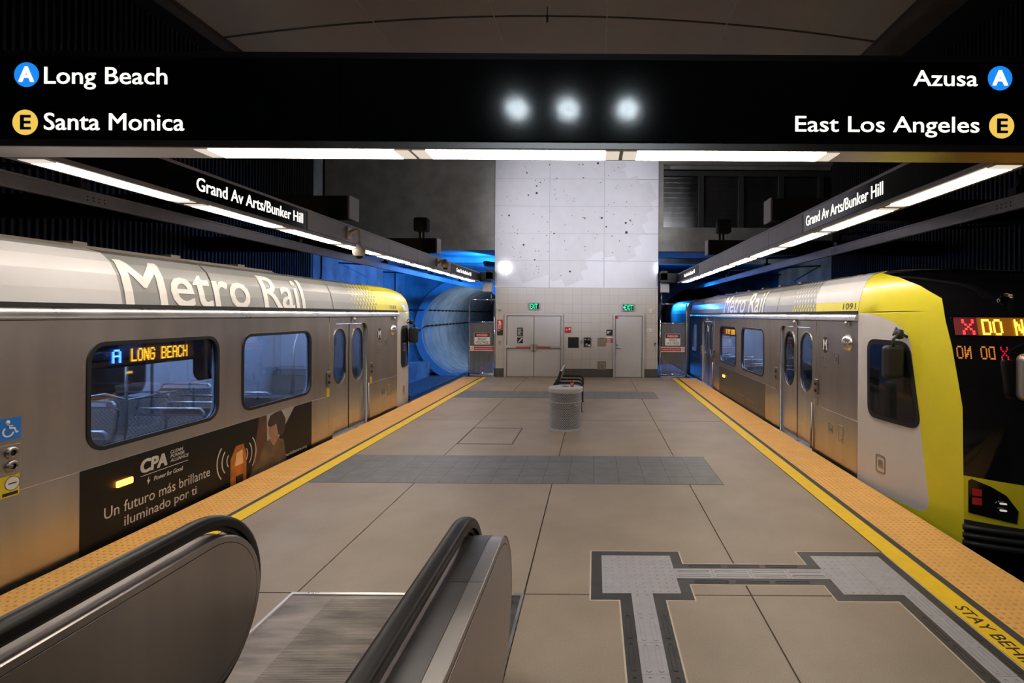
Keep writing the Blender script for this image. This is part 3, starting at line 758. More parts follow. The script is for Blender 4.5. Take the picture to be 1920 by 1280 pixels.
def oval(y0, y1, z0, z1): return rrect(y0, y1, z0, z1, (y1 - y0) / 2 * .999, 10)
SEATS = {}
def seat(parent, y, xc, face):
    """double transit seat; later ones share the first one's meshes"""
    def mk():
        m = MB(); prof = [(-.45, 0), (.45, 0), (.45, .5), (.40, .58), (-.40, .58), (-.45, .5)]
        m.add(plate([rrect(-.45, -.015, 0, .60, .09), rrect(.015, .45, 0, .60, .09)], .055), frame((0, -.06, .44), (1, 0, 0), (0, -.16, 1)))
        b = link('seat', m, 'seat_fabric', parent, local=True, bev=.012)
        m = MB(); m.box(-.44, -.02, -.02, .40, .36, .45); m.box(.02, .44, -.02, .40, .36, .45); c = link('cushion', m, 'seat_fabric', b, local=True, bev=.02)
        m = MB(); m.add(plate([rrect(-.46, .46, -.02, .62, .09)], .03), frame((0, -.095, .44), (1, 0, 0), (0, -.16, 1))); m.box(-.4, .4, 0, .3, .30, .36); m.box(-.2, .2, .05, .2, 0.01, .30)
        d = link('shell', m, 'seat_shell', b, local=True, bev=.01)
        m = MB(); m.tube([(-.40, -.20, 1.00), (-.40, -.20, 1.09), (-.36, -.205, 1.13), (.36, -.205, 1.13), (.40, -.20, 1.09), (.40, -.20, 1.00)], .016, 8); e = link('grab_handle', m, 'steel', b, local=True)
        return b
    if not SEATS: b = mk(); SEATS['o'] = b
    else:
        src = SEATS['o']; b = src.copy(); COL.objects.link(b); b.parent = parent
        for ch in src.children: c = ch.copy(); COL.objects.link(c); c.parent = b
    b.location = (xc, y, 0); b.rotation_euler = (0, 0, 0 if face > 0 else PI)
    return b

def train(cfg):
    t = thing('train', cfg['label'], 'train', cfg['loc'], cfg['rot'])
    L = lambda n, m, mt, p=None, **k: link(n, m, mt, p or t, local=True, **k)
    YB = -12.3
    wins = cfg['wins']; doors = cfg['doors']
    # platform-side wall with openings
    def dh(a, b, z1=1.95): return rrect(a, b, -.02, z1, .13, 6, (0, 1, 1, 0))
    holes = [rrect(a, b, c, d, r) for a, b, c, d, r in wins] + [dh(a, b) for a, b in doors]
    m = MB(); m.add(plate([rrect(YB, 0, -.34, 2.2)] + holes, .03), F_PX(-.03, 0, 0))
    L('side_wall', m, 'steel_train')
    edges = [YB] + [e for d in sorted(doors) for e in (d[0] - .09, d[1] + .09)] + [-.004]
    for a, b in zip(edges[::2], edges[1::2]): m = MB(); m.box(0, .004, a, b, -.32, .728); L('lower_panel', m, 'steel_train', bev=.002)
    for a, b in doors: m = MB(); m.add(plate([rrect(a - .14, b + .14, -.3, 2.06), dh(a, b)], .006), F_PX(0, 0, 0)); L('door_surround', m, 'steel_train', bev=.002)
    m = MB(); m.extr([(0, 2.07)] + [(.05 * math.cos(q), 2.078 + .09 * math.sin(q)) for q in [PI / 2 * k / 8 for k in range(9)]], YB, 0); L('drip_rail', m, 'steel', smooth=50)
    m = MB(); m.box(-.01, .012, YB, 0, 2.168, 2.208); m.box(.0, .003, YB, 0, 2.06, 2.066); L('gutter_gap', m, 'black_matte')
    # far wall, ends, floor, inner lining
    fh = [rrect(a, b, c, d, r) for a, b, c, d, r in wins] + [rrect(a + .25, b - .25, .9, 1.85, .2) for a, b in doors]
    m = MB(); m.add(plate([rrect(YB, 0, -.34, 2.2)] + fh, .04), F_PX(-2.65, 0, 0)); L('far_wall', m, 'interior_panel')
    m = MB(); m.add(plate([rrect(YB, 0, .0, 2.2)] + holes, .03), F_PX(-.075, 0, 0)); m.box(-2.6, -.08, YB, YB + .04, 0, 2.2); m.box(-2.6, -.08, -.34, -.30, 0, 2.2); L('lining', m, 'interior_panel')
    m = MB(); m.box(-2.6, -.08, -.06, -.03, 0, 2.16); m.box(-2.0, -1.98, -.064, -.06, .9, 2.0); m.box(-1.2, -1.18, -.064, -.06, .9, 2.0); L('bulkhead', m, 'interior_panel')
    m = MB(); m.box(-2.62, -.05, YB, 0, -.06, .005); L('cabin_floor', m, 'interior_floor')
    m = MB(); m.box(-2.62, -.04, YB, 0, 2.16, 2.2); L('cabin_ceiling', m, 'interior_panel')
    for x in (-.75, -1.9):
        m = MB(); m.box(x - .1, x + .1, YB + .2, -.5, 2.135, 2.158); L('cabin_light', m, 'train_lamp')
    m = MB(); m.box(-2.45, -.2, YB, 1.0, -.75, -.34); m.extr([(-.35, -.62), (-.15, -.34), (-.04, -.34), (-.04, -.30), (-.35, -.30)], YB, 0.1); L('underframe', m, 'black_matte')
    # roof
    m = MB(); full = RP + [(-2.65 - x, z) for x, z in RP[::-1][1:]]
    m.extr(full, YB, 0); L('roof', m, 'train_grey')
    for y in cfg['seams']: m = MB(); m.add(on_roof(plate([rrect(y - .008, y + .008, .002, 1.2)], 0), .0045)); L('roof_seam', m, 'black_matte')
    m = MB(); m.box(-1.9, -.80, YB, cfg['box_end'], 2.74, 2.825); m.box(-.80, -.77, YB, cfg['box_end'], 2.74, 2.80)
    for k in range(7): m.box(-1.2, -.82, YB + .6 + k * 1.25, YB + .75 + k * 1.25, 2.825, 2.86)
    L('roof_equipment', m, 'tan_metal')
    def patch(nm, mt, items):
        m = MB(); [m.add(on_roof(bm, .0035)) for bm in items]; return L(nm, m, mt)
    for nm, mt, items in cfg['livery']: patch(nm, mt, items())
    m = MB(); m.add(on_roof(text_bm('Metro Rail', cfg['metro'][1] - cfg['metro'][0], .47, .014), .006)); 
    for v in m.bm.verts: v.co.y += cfg['metro'][0]
    L('roof_lettering', m, 'train_letter')
    m = MB(); b = text_bm(cfg['num'], .36, .085, .01); 
    for v in b.verts: v.co.x += -.44; v.co.y += .03
    m.add(on_roof(b, .006)); L('fleet_number', m, 'black_paint')
    # windows
    for i, (a, b, c, d, r) in enumerate(wins):
        m = MB(); m.add(plate([rrect(a - .012, b + .012, c - .012, d + .012, r + .012), rrect(a + .03, b - .03, c + .03, d - .03, r - .03)], .02), F_PX(-.012, 0, 0)); w = L('window_frame', m, 'gasket', bev=.004)
        m = MB(); m.box(-.024, -.020, a, b, c, d); L('pane', m, 'window_glass', w)
        m = MB(); m.box(-2.64, -2.632, a, b, c, d); L('far_pane', m, 'cab_glass', w)
    # doors
    for a, b in doors:
        mid = (a + b) / 2
        for s, (u, v) in enumerate(((a + .01, mid - .008), (mid + .008, b - .01))):
            w0, w1 = ((u + .10, v - .13) if s == 0 else (u + .13, v - .10)); ov = oval(w0, w1, .87, 1.86)
            m = MB(); m.add(plate([rrect(u, v, .0, 1.94), ov], .03), F_PX(-.075, 0, 0)); m.box(-.046, -.044, u, v, .30, .302)
            dl = L('door_leaf', m, 'steel_door', bev=.003)
            m = MB(); m.add(plate([oval(w0 - .022, w1 + .022, .848, 1.882), oval(w0 - .001, w1 + .001, .869, 1.861)], .008), F_PX(-.045, 0, 0)); L('window_rim', m, 'chrome', dl, bev=.003)
            m = MB(); m.add(plate([oval(w0, w1, .87, 1.86), oval(w0 + .028, w1 - .028, .898, 1.832)], .012), F_PX(-.058, 0, 0)); L('window_gasket', m, 'gasket', dl)
            m = MB(); m.box(-.066, -.062, w0, w1, .87, 1.86); L('pane', m, 'door_glass', dl)
        m = MB(); m.box(-.07, -.040, mid - .010, mid + .010, 0, 1.94); L('door_seal', m, 'rubber')
        m = MB(); m.box(-.10, .02, a - .02, b + .02, -.075, -.018); L('door_sill', m, 'steel', bev=.006)
        m = MB(); m.lathe([(0, .05), (.03, .045), (.055, .02), (.06, 0)], F_PX(.006, mid + .05, 2.015), 14); L('door_camera', m, 'steel')
        m = MB(); m.tube([(.03, b + .03, .02), (.035, b + .03, .12), (.02, b + .03, .75)], .015, 8); L('door_grab_rail', m, 'steel_dark')
        for y in (a - .17, b + .17):
            m = MB(); m.box(0, .022, y - .05, y + .05, .90, 1.14); pn = L('door_control', m, 'steel_dark', bev=.006)
            m = MB(); [m.lathe([(0, .012), (.026, .012), (.034, .004), (.034, 0)], F_PX(.022, y, z), 14) for z in (.965, 1.075)]; L('push_button', m, 'black_paint', pn)
            m = MB(); m.box(0, .007, y - .045, y + .045, .72, .86); L('caution_sticker', m, 'sticker_yellow' if not cfg['front'] else 'tan_metal')
    # cab end fittings
    ly, lz = -1.0, 1.70
    m = MB(); m.add(plate([[(ly + .10 * math.cos(q), lz + .125 * math.sin(q)) for q in [2 * PI * k / 32 for k in range(32)]]], .003), F_PX(.0, 0, 0)); lg = L('oval_emblem', m, 'black_paint')
    m = MB(); wtext(m, 'M', F_PX(.003, 0, 0), ly - .062, lz - .075, .124, .15, .03, .0015); L('white_letter', m, 'sign_white', lg)
    m = MB(); wtext(m, 'Metro', F_PX(.0, 0, 0), ly - .13, 1.465, .25, .06, .004, .001); [m.box(0, .001, ly - .13, ly + .08 - q * .05, 1.355 - q * .04, 1.37 - q * .04) for q in (0, 1)]; L('side_lettering', m, 'steel_dark')
    m = MB(); m.add(plate([rrect(-.70, -.56, 1.44, 1.60, .02), rrect(-.685, -.575, 1.455, 1.585, .015)], .006), F_PX(0, 0, 0)); m.box(0, .004, -.66, -.60, 1.47, 1.55); L('intercom', m, 'steel_dark')
    m = MB(); m.lathe([(0, .085), (.05, .08), (.09, .055), (.115, .012), (.118, 0)], F_PX(0, -.27, 1.765), 24); L('side_lamp', m, 'steel')
    m = MB(); m.lathe([(0, .05), (.03, .045), (.045, .0)], F_PX(0, -.27, 2.03), 14); L('corner_lamp', m, 'steel')
    for a, b, c, d, mt in ((-.86, -.73, .40, .55, 'steel_dark'), (-.55, -.40, .32, .58, 'steel_train')):
        m = MB(); m.add(plate([rrect(a, b, c, d, .02), rrect(a + .012, b - .012, c + .012, d - .012, .012)], .005), F_PX(.004, 0, 0)); m.box(.004, .012, a + .03, b - .03, c + .03, c + .08); L('side_hatch', m, mt)
    # advert panel
    a, b = cfg['ad']; m = MB(); m.box(.004, .0065, a, b, -.035, .728); ad = L('advert', m, cfg['ad_mat'])
    cfg['ad_fn'](t, ad, L)
    m = MB(); y, z = cfg['marker']; m.box(.006, .03, y - .085, y + .085, z - .03, z + .03); mk = L('side_marker', m, cfg['marker_mat'], bev=.008)
    # nose: one loft, split by colour
    ns, nf = 6, 10
    parts = {'nose_mask': MB(), 'cab_side': MB(), 'cab_side_far': MB(), 'windscreen': MB(), 'bumper': MB()}; cache = {}
    def V(key, p, k):
        d = cache.setdefault(key, {})
        kk = (round(p.x, 4), round(p.y, 4), round(p.z, 4))
        if kk not in d: d[kk] = parts[key].bm.verts.new(p)
        return d[kk]
    rows = []
    for z in ROWS:
        yc = nyc(z); yb = nyb(z) if -.05 <= z <= 2.18 else yc * .72
        yb = min(yb, yc * .95)
        pts = [side_pt(yb * k / ns, z) for k in range(ns + 1)] + [side_pt(yb + (yc - yb) * k / 4, z) for k in range(1, 5)]
        xc = pts[-1].x
        for k in range(1, nf + 1):
            x = xc + (-HW - xc) * k / nf; p = front_pt(x, z)
            if z == .5: p.z -= .09 * k / nf
            if z in (.05,): p.z -= .05 * k / nf
            pts.append(p)
        ring = pts + [Vector((-2.65 - p.x, p.y, p.z)) for p in pts[::-1][1:]]
        rows.append(ring)
    nc = len(rows[0]) - 1
    for j in range(len(ROWS) - 1):
        z0, z1 = ROWS[j], ROWS[j + 1]; zm = (z0 + z1) / 2
        for i in range(nc):
            ii = i if i < nc / 2 else nc - 1 - i
            key = 'nose_mask'
            if ii < ns and -.05 <= z0 and z1 <= 2.18: key = 'cab_side' if i < nc / 2 else 'cab_side_far'
            if ii >= ns + 4: key = 'windscreen' if zm > .5 else ('bumper' if zm < .05 else 'nose_mask')
            q = [rows[j][i], rows[j][i + 1], rows[j + 1][i + 1], rows[j + 1][i]]
            vs = []
            for p in q:
                v = V(key, p, 0)
                if v not in vs: vs.append(v)
            if len(vs) > 2:
                try: parts[key].bm.faces.new(vs)
                except ValueError: pass
    objs = {k: L(k.replace('_far', ''), parts[k], {'nose_mask': 'train_yellow', 'cab_side': 'train_cab_white', 'cab_side_far': 'train_cab_white', 'windscreen': 'cab_glass', 'bumper': 'black_matte'}[k], smooth=35) for k in parts}
    # bumper ribs
    for z in (-.02, -.10, -.18):
        m = MB(); pts = [front_pt(x, z, .03) for x in [-.28 - (2.09) * k / 16 for k in range(17)]]; m.tube(pts, .028, 8); L('bumper_rib', m, 'black_paint', objs['bumper'])
    def on_side(bm, off):
        cut(bm, 0, [.1 * k for k in range(-2, 16)])
        for v in bm.verts: v.co = side_pt(v.co.x, v.co.y, off + v.co.z)
        return bm
    def on_front(bm, off):
        cut(bm, 0, [.1 * k for k in range(2, 27)]); cut(bm, 1, [.05, .12, .3, .5, 1.22, 1.83, 2.1])
        for v in bm.verts: v.co = front_pt(-v.co.x, v.co.y, off + v.co.z)
        return bm
    def quad4(p, r, n=6):
        out = []
        for i in range(4):
            a, b, c = Vector(p[i - 1]), Vector(p[i]), Vector(p[(i + 1) % 4])
            u = b + (a - b).normalized() * r; v = b + (c - b).normalized() * r
            out += [tuple((1 - q) ** 2 * u + 2 * q * (1 - q) * b + q * q * v) for q in [k / n for k in range(n + 1)]]
        return out
    wq = [(.26, .86), (1.13, .86), (.97, 1.85), (.24, 1.85)]
    m = MB(); m.add(on_side(plate([quad4(wq, .16)], .012), .002)); cw = L('cab_window', m, 'gasket')
    m = MB(); m.add(on_side(plate([quad4([(.32, .92), (1.07, .92), (.925, 1.79), (.30, 1.79)], .12)], .003), .014)); L('pane', m, 'cab_glass', cw)
    m = MB(); m.add(on_side(plate([rrect(.42, .60, .20, .42, .03), rrect(.437, .583, .217, .403, .02)], .004), .001)); m.add(on_side(plate([rrect(.475, .555, .27, .36)], .006), .001)); L('cab_hatch', m, 'steel_dark')
    # mirror on its bracket
    m = MB(); c = side_pt(.93, 1.9); m.tube([c, c + Vector((.10, .02, .05)), c + Vector((.17, .02, -.03)), c + Vector((.17, .02, -.12))], .018, 8); m.tube([c + Vector((0, -.1, -.02)), c + Vector((.06, -.12, .10)), c + Vector((.15, -.02, .02))], .012, 8); m.lathe([(0, .06), (.04, .05), (.05, 0), (.04, -.05), (0, -.06)], Matrix.Translation(c + Vector((.09, 0, .03))), 12); mb = L('mirror_bracket', m, 'black_paint')
    m = MB(); m.box(c.x + .04, c.x + .27, c.y - .08, c.y + .05, 1.42, 1.80); L('mirror', m, 'black_paint', mb, bev=.05, seg=5)
    m = MB(); q = front_pt(-.68, 1.5); m.box(-.80, -.62, q.y + .12, q.y + .26, 1.32, 1.78); fm = L('front_mirror', m, 'steel_dark', bev=.065, seg=6)
    m = MB(); m.tube([front_pt(-.98, 1.90) - Vector((0, .02, 0)), front_pt(-.84, 1.90) + Vector((0, .17, -.01)), (-.76, q.y + .19, 1.86), (-.72, q.y + .19, 1.72)], .032, 8); L('mirror_arm', m, 'black_paint', fm)
    m = MB(); p = front_pt(-.76, 2.33, .0); m.lathe([(0, .03), (.05, .02), (.07, 0), (.075, -.02)], frame(p, (1, 0, 0), (0, 0, -1)) @ Matrix.Rotation(PI, 4, 'X'), 18); L('top_lamp', m, 'chrome')
    # head lamp cluster
    pod = [(.335, .13), (.70, .075), (.715, .20), (.62, .345), (.50, .42), (.36, .475), (.335, .45)]
    for sgn in (1, -1):
        f = (lambda p: p) if sgn > 0 else (lambda p: [(2.65 - a, b) for a, b in p][::-1])
        m = MB(); m.add(on_front(plate([f(pod)], .012), .002)); hp = L('headlamp_pod', m, 'black_gloss')
        m = MB(); m.add(on_front(plate([f(rrect(.36, .43, .31, .38)), f(rrect(.36, .43, .22, .29))], .006), .014)); L('tail_lamp', m, 'sign_red', hp)
        m = MB(); cx = .57 if sgn > 0 else 2.65 - .57; p = front_pt(-cx, .22, .015); m.lathe([(0, .045), (.03, .04), (.05, .02), (.06, 0)], frame(p, (1, 0, 0), (0, 0, -1)) @ Matrix.Rotation(PI, 4, 'X'), 20); hl = L('headlamp', m, 'chrome', hp)
        m = MB(); [m.add(on_front(plate([f(rrect(.545, .60, zz, zz + .018, .007, 3))], .006), .05)) for zz in (.262, .195)]; L('lamp_glint', m, 'headlamp_glint', hl)  # reflections in the lamp lens, painted as weakly glowing strips
    # front display
    if cfg.get('front'):
        m = MB(); m.add(on_front(plate([rrect(.275, 2.37, 1.935, 2.14)], .004), .002)); fd = L('front_display', m, 'black_gloss')
        def leds(txt, a, z0, cw, ch, off, flip=False):
            m = MB(); n = len(txt) * 6 - 1
            for cx, cy in led_cells(txt):
                u = a + ((n - 1 - cx) if flip else cx) * cw
                m.add(on_front_small(u, z0 + cy * ch, cw * 1.02, ch * .8, off))
            return m
        def on_front_small(u, z, w_, h_, off):
            bm = bmesh.new(); vs = [bm.verts.new(front_pt(-p, q, off)) for p, q in ((u, z), (u + w_, z), (u + w_, z + h_), (u, z + h_))]; bm.faces.new(vs); return bm
        cw, ch = .0150, .0235
        L('led_cross', leds('X', .345, 1.952, .0195, ch, .028), 'led_red', fd)
        m = leds('DO NOT BOARD', .505, 1.952, cw, ch, .028)
        L('led_text', m, 'led_amber', fd)
        m = MB(); m.add(on_front(plate([rrect(.29, .475, 1.945, 2.13)], .001), .013)); L('led_field', m, emit('led_red_field', (.6, .01, .02), .16) and 'led_red_field', fd)  # red glow around the cross, painted as a dim emissive sheet
        m = MB(); m.add(on_front(plate([rrect(.475, 1.75, 1.945, 2.13)], .001), .013)); L('led_field', m, emit('led_amber_field', (.7, .22, .005), .3) and 'led_amber_field', fd)  # amber glow between the letters, painted the same way
        # reflection of the front display in the windscreen, painted as dim mirrored LED text
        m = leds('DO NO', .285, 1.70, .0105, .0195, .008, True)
        cd = L('display_reflection', m, 'led_amber_reflection', objs['windscreen'])
        L('led_cross', leds('X', .635, 1.70, .0125, .0195, .008), 'led_red_reflection', objs['windscreen'])  # cross of the same painted reflection
    # side destination display behind the glass
    a, b, c, d, r = wins[1]
    m = MB(); m.box(-.12, -.052, a + .03, b - .03, 1.60, d - .01); sd = L('side_display', m, 'black_matte')
    for txt, ya, yb, z0, z1, mt in cfg['led']:
        m = MB(); m.box(-.0525, -.0512, ya - .03, yb + (.09 if len(txt) > 2 else .03), z0 - .012, z1 + .012); L('led_field', m, 'blue_field' if 'blue' in mt else ('sign_red' if 'red' in mt else 'amber_field'), sd)  # haze of glow behind the lit letters, painted as a coloured sheet
        m = MB(); n = len(txt) * 6 - 1; cw = (yb - ya) / n; ch = (z1 - z0) / 7
        for cx, cy in led_cells(txt): m.box(-.051, -.0495, ya + cx * cw, ya + (cx + 1.05) * cw, z0 + cy * ch, z0 + (cy + .85) * ch)
        L('led_text', m, mt, sd)
    # cabin fittings seen through the glass
    for k in range(6):
        y = -3.75 - k * .86
        if y < -8.3: break
        seat(t, y - .45, -.60, 1 if k != 2 else -1).scale.z = .86; seat(t, y, -2.08, -1 if k < 4 else 1)
    seat(t, -.72, -2.05, -1); seat(t, -.72, -.60, -1)
    for y, x, lean in ((-1.35, -1.6, .3), (-1.1, -1.15, -.2), (-3.9, -1.15, .25), (-4.85, -1.55, -.25), (-5.7, -1.15, .25), (-6.6, -1.55, .2), (-7.2, -1.15, -.2)):
        m = MB(); m.tube([(x, y, .01), (x, y, 1.45), (x, y + lean * .4, 1.65), (x, y + lean, 2.15)], .018, 8); L('grab_pole', m, 'steel')
    m = MB(); m.tube([(-1.1, -4.9, 1.0), (-.15, -4.9, 1.0)], .016, 8); m.tube([(-1.5, -6.6, 1.12), (-1.5, -5.6, 1.12), (-1.5, -5.3, 1.0), (-1.5, -4.5, 1.0)], .016, 8); L('grab_rail', m, 'steel')
    for y0, y1, z0, z1, mt in ((-5.62, -5.50, 1.22, 1.50, 'sign_red'), (-5.86, -5.74, 1.25, 1.50, 'sign_red'), (-5.9, -5.48, 1.05, 1.13, 'ada_blue'), (-5.8, -5.5, 1.56, 1.62, 'sign_red'), (-1.9, -1.6, 1.45, 1.8, 'ada_blue')):
        m = MB(); m.box(-2.60, -2.59, y0, y1, z0, z1); L('cabin_notice', m, mt)
    # articulation and the following section
    m = MB()
    for k in range(8): m.box(-2.5, -.12 - .04 * (k % 2), YB - .1 - k * .1, YB - .02 - k * .1, -.2, 2.5)
    L('gangway_bellows', m, 'black_matte')
    m = MB(); m.extr(full, YB - 7, YB - .95); m.box(-2.65, 0, YB - 7, YB - .95, -.34, 2.2); L('rear_section', m, 'steel_train')
    return t, L

def fl(y0, y1, s0, s1): return lambda: [plate([rrect(y0, y1, s0, s1)], 0)]
def dots(y0, y1, s0, s1, grow, cols, rows):
    def f():
        o = []
        for i in range(cols):
            for j in range(rows):
                q = (i + .5) / cols; r = (.018 + .045 * q) if grow else .032
                y = y0 + (y1 - y0) * (i + .5 + .5 * (j % 2) - .25) / cols; s = s0 + (s1 - s0) * (j + .5) / rows
                o.append(plate([[(y + .75 * r * math.cos(2 * PI * k / 10), s + r * math.sin(2 * PI * k / 10)) for k in range(10)]], 0))
        return o
    return f
def ad_left(t, ad, L):
    o = 12.1; M = F_PX(.0065, 0, 0)
    T = lambda nm, fn: (lambda m: (fn(m), L(nm, m, 'ad_text', ad)))(MB())
    T('slogan', lambda m: wtext(m, 'Un futuro más brillante', M, 4.87 - o, .215, 1.34, .105, .0, .001)); T('slogan', lambda m: wtext(m, 'iluminado por ti', M, 5.08 - o, .075, .92, .095, .0, .001))
    T('logo_letters', lambda m: wtext(m, 'CPA', M, 5.265 - o, .525, .315, .125, .045, .001, shear=.1))
    for i, s in enumerate(('CLEAN', 'POWER', 'ALLIANCE')): T('logo_words', lambda m: wtext(m, s, M, 5.63 - o, .625 - i * .045, (.17, .19, .25)[i], .034, .006, .001, shear=.2))
    T('logo_rule', lambda m: m.box(.0065, .0075, 5.26 - o, 5.87 - o, .490, .496)); T('tagline', lambda m: wtext(m, 'Power for Good', M, 5.42 - o, .405, .38, .045, .006, .001, shear=.2))
    T('lightning_mark', lambda m: m.add(plate([[(5.335 - o, .42), (5.36 - o, .47), (5.352 - o, .43), (5.375 - o, .435), (5.345 - o, .385), (5.352 - o, .42)]], .001), M))
    T('web_address', lambda m: wtext(m, 'CleanPowerAlliance.org', M, 7.35 - o, .03, .95, .045, .0, .001))
    for sg, yc in ((-1, 6.60), (1, 6.78)):
        for k in range(3):
            R = .10 + .085 * k; n = 12; pts = []
            for rr in (R + .012, R - .004):
                arc = [(yc - o + sg * rr * math.cos(q), .30 + 1.0 * rr * math.sin(q)) for q in [-.75 + 1.5 * i / n for i in range(n + 1)]]; pts += arc if rr > R else arc[::-1]
            T('sound_wave', lambda m: m.add(plate([pts], .001), M))
    def sh(nm, mt, pts, d): m = MB(); m.add(plate([pts], .0006), F_PX(.0065 + d, 0, 0)); L(nm, m, mt, ad)
    q = lambda pts: [(y - o, z) for y, z in pts]
    sh('picture_wall', 'ad_brown', q([(6.95, -.03), (7.12, .728), (7.28, .728), (7.28, -.03)]), 0)
    sh('picture_window', 'ad_pale', q([(7.28, .728), (7.95, .728), (7.72, .5), (7.50, .3), (7.30, .05)]), .0002)
    sh('lantern_glow', 'ad_orange', q([(6.56, -.03), (6.56, .30), (6.66, .45), (6.80, .45), (6.86, .30), (6.86, -.03)]), .0003)
    sh('lantern_pane', 'ad_glow', q([(6.64, .20), (6.67, .36), (6.78, .38), (6.80, .20)]), .0006)
    sh('picture_cloth', 'ad_cloth', q([(6.90, -.03), (7.08, .12), (7.25, .35), (7.42, .40), (7.68, .30), (7.75, -.03)]), .0005)
    sh('picture_face', 'ad_skin', q([(7.32, .62), (7.33, .50), (7.36, .36), (7.44, .26), (7.52, .32), (7.60, .50), (7.5, .66)]), .0008)
    sh('picture_hair', 'ad_hair', q([(7.30, .60), (7.36, .70), (7.48, .728), (7.62, .728), (7.72, .60), (7.72, .44), (7.64, .36), (7.55, .40), (7.50, .56), (7.38, .54), (7.32, .56)]), .0011)
    m = MB(); m.box(.008, .02, 6.66 - o, 6.78 - o, -.03, .07); L('picture_lamp_base', m, 'black_paint', ad)
def ad_right(t, ad, L):
    M = F_PX(.0065, 0, 0); m = MB()
    for x, z, w_, h_ in ((-7.7, .10, .9, .10), (-7.7, .02, .65, .03)):
        for k in range(8): m.box(.0065, .0075, x + k * w_ / 8, x + (k + .7) * w_ / 8, z, z + h_)
    m.add(plate([circ(-6.0, .22, .07, 20)], .001), M)
    for x, z, w_, h_ in ((-5.85, .22, .5, .05), (-5.8, .13, .45, .02), (-5.6, .07, .3, .02), (-5.05, .2, .5, .04), (-5.0, .10, .9, .02)): m.box(.0065, .0075, x, x + w_, z, z + h_)
    L('faint_printing', m, 'ad_grey_text', ad)

tl, Ll = train(dict(label='stainless steel train with a black advert panel and amber LONG BEACH display', loc=(-4.52, 12.1, 0), rot=0, num='1163',
    wins=[(-5.32, -3.68, .86, 1.85, .17), (-7.39, -5.75, .87, 1.85, .17)], doors=[(-2.97, -1.60), (-9.85, -8.35)], seams=(-2.97, -5.80, -8.8), box_end=-3.4,
    livery=[('livery_white', 'train_white', fl(-12.3, -7.05, .0, 1.3)), ('livery_yellow', 'train_yellow', fl(-1.12, -.002, .0, 1.3)), ('livery_dots', 'train_yellow', dots(-2.25, -1.05, .015, .62, True, 9, 8))],
    metro=(-7.0, -3.85), ad=(-7.46, -3.66), ad_mat='ad_black', ad_fn=ad_left, marker=(-7.03, .50), marker_mat='marker', front=False,
    led=[('A', -7.09, -7.00, 1.645, 1.775, 'led_blue'), ('LONG BEACH', -6.885, -6.17, 1.645, 1.775, 'led_amber')]))
# boarding signs by the rear doorway of this train
M = F_PX(.004, 0, 0); yy = -8.02
m = MB(); m.box(.004, .007, yy - .085, yy + .08, 1.14, 1.31); wh = Ll('wheelchair_sign', m, 'ada_blue')
m = MB(); m.lathe([(0, .0015), (.016, .0015), (.016, 0)], F_PX(.007, yy - .015, 1.278), 16)
m.add(plate([[(yy - .03, 1.262), (yy - .008, 1.262), (yy - .004, 1.225), (yy + .028, 1.222), (yy + .042, 1.185), (yy + .06, 1.192), (yy + .056, 1.202), (yy + .047, 1.200), (yy + .036, 1.233), (yy + .0, 1.238), (yy + .0, 1.244), (yy + .022, 1.244), (yy + .022, 1.252), (yy - .004, 1.252)]], .0015), F_PX(.007, 0, 0))
R0 = [(yy - .012 + .042 * math.cos(q), 1.205 + .042 * math.sin(q)) for q in [2.2 + 3.9 * k / 20 for k in range(21)]]; R1 = [(yy - .012 + .030 * math.cos(q), 1.205 + .030 * math.sin(q)) for q in [2.2 + 3.9 * k / 20 for k in range(21)]]
m.add(plate([R0 + R1[::-1]], .0015), F_PX(.007, 0, 0)); Ll('symbol', m, 'sign_white', wh)
m = MB(); m.box(.0, .012, yy - .075, yy + .075, .88, 1.10); pn = Ll('button_panel', m, 'steel_train', bev=.004)
for z, c in ((1.04, 'black_paint'), (.935, 'steel_dark')):
    m = MB(); m.lathe([(.022, .02), (.03, .026), (.042, .02), (.048, 0)], F_PX(.012, yy + .005, z), 24); Ll('button_ring', m, 'ada_blue' if c == 'x' else 'steel_dark', pn)
    m = MB(); m.lathe([(0, .012), (.026, .012), (.026, 0)], F_PX(.012, yy + .005, z), 20); Ll('button', m, c, pn)
m = MB(); m.box(.004, .006, yy - .07, yy + .07, .70, .865); cs = Ll('door_caution_sticker', m, 'sticker_yellow')
m = MB(); m.add(plate([circ(yy + .02, .80, .05, 24)], .001), F_PX(.006, 0, 0)); Ll('sticker_disc', m, 'sign_white', cs)
m = MB(); m.add(plate([circ(yy + .02, .80, .055, 24), circ(yy + .02, .80, .05, 24)], .001), F_PX(.006, 0, 0)); m.box(.006, .007, yy - .05, yy + .06, .71, .735); m.box(.006, .0075, yy - .01, yy + .05, .795, .805); Ll('sticker_print', m, 'black_paint', cs)

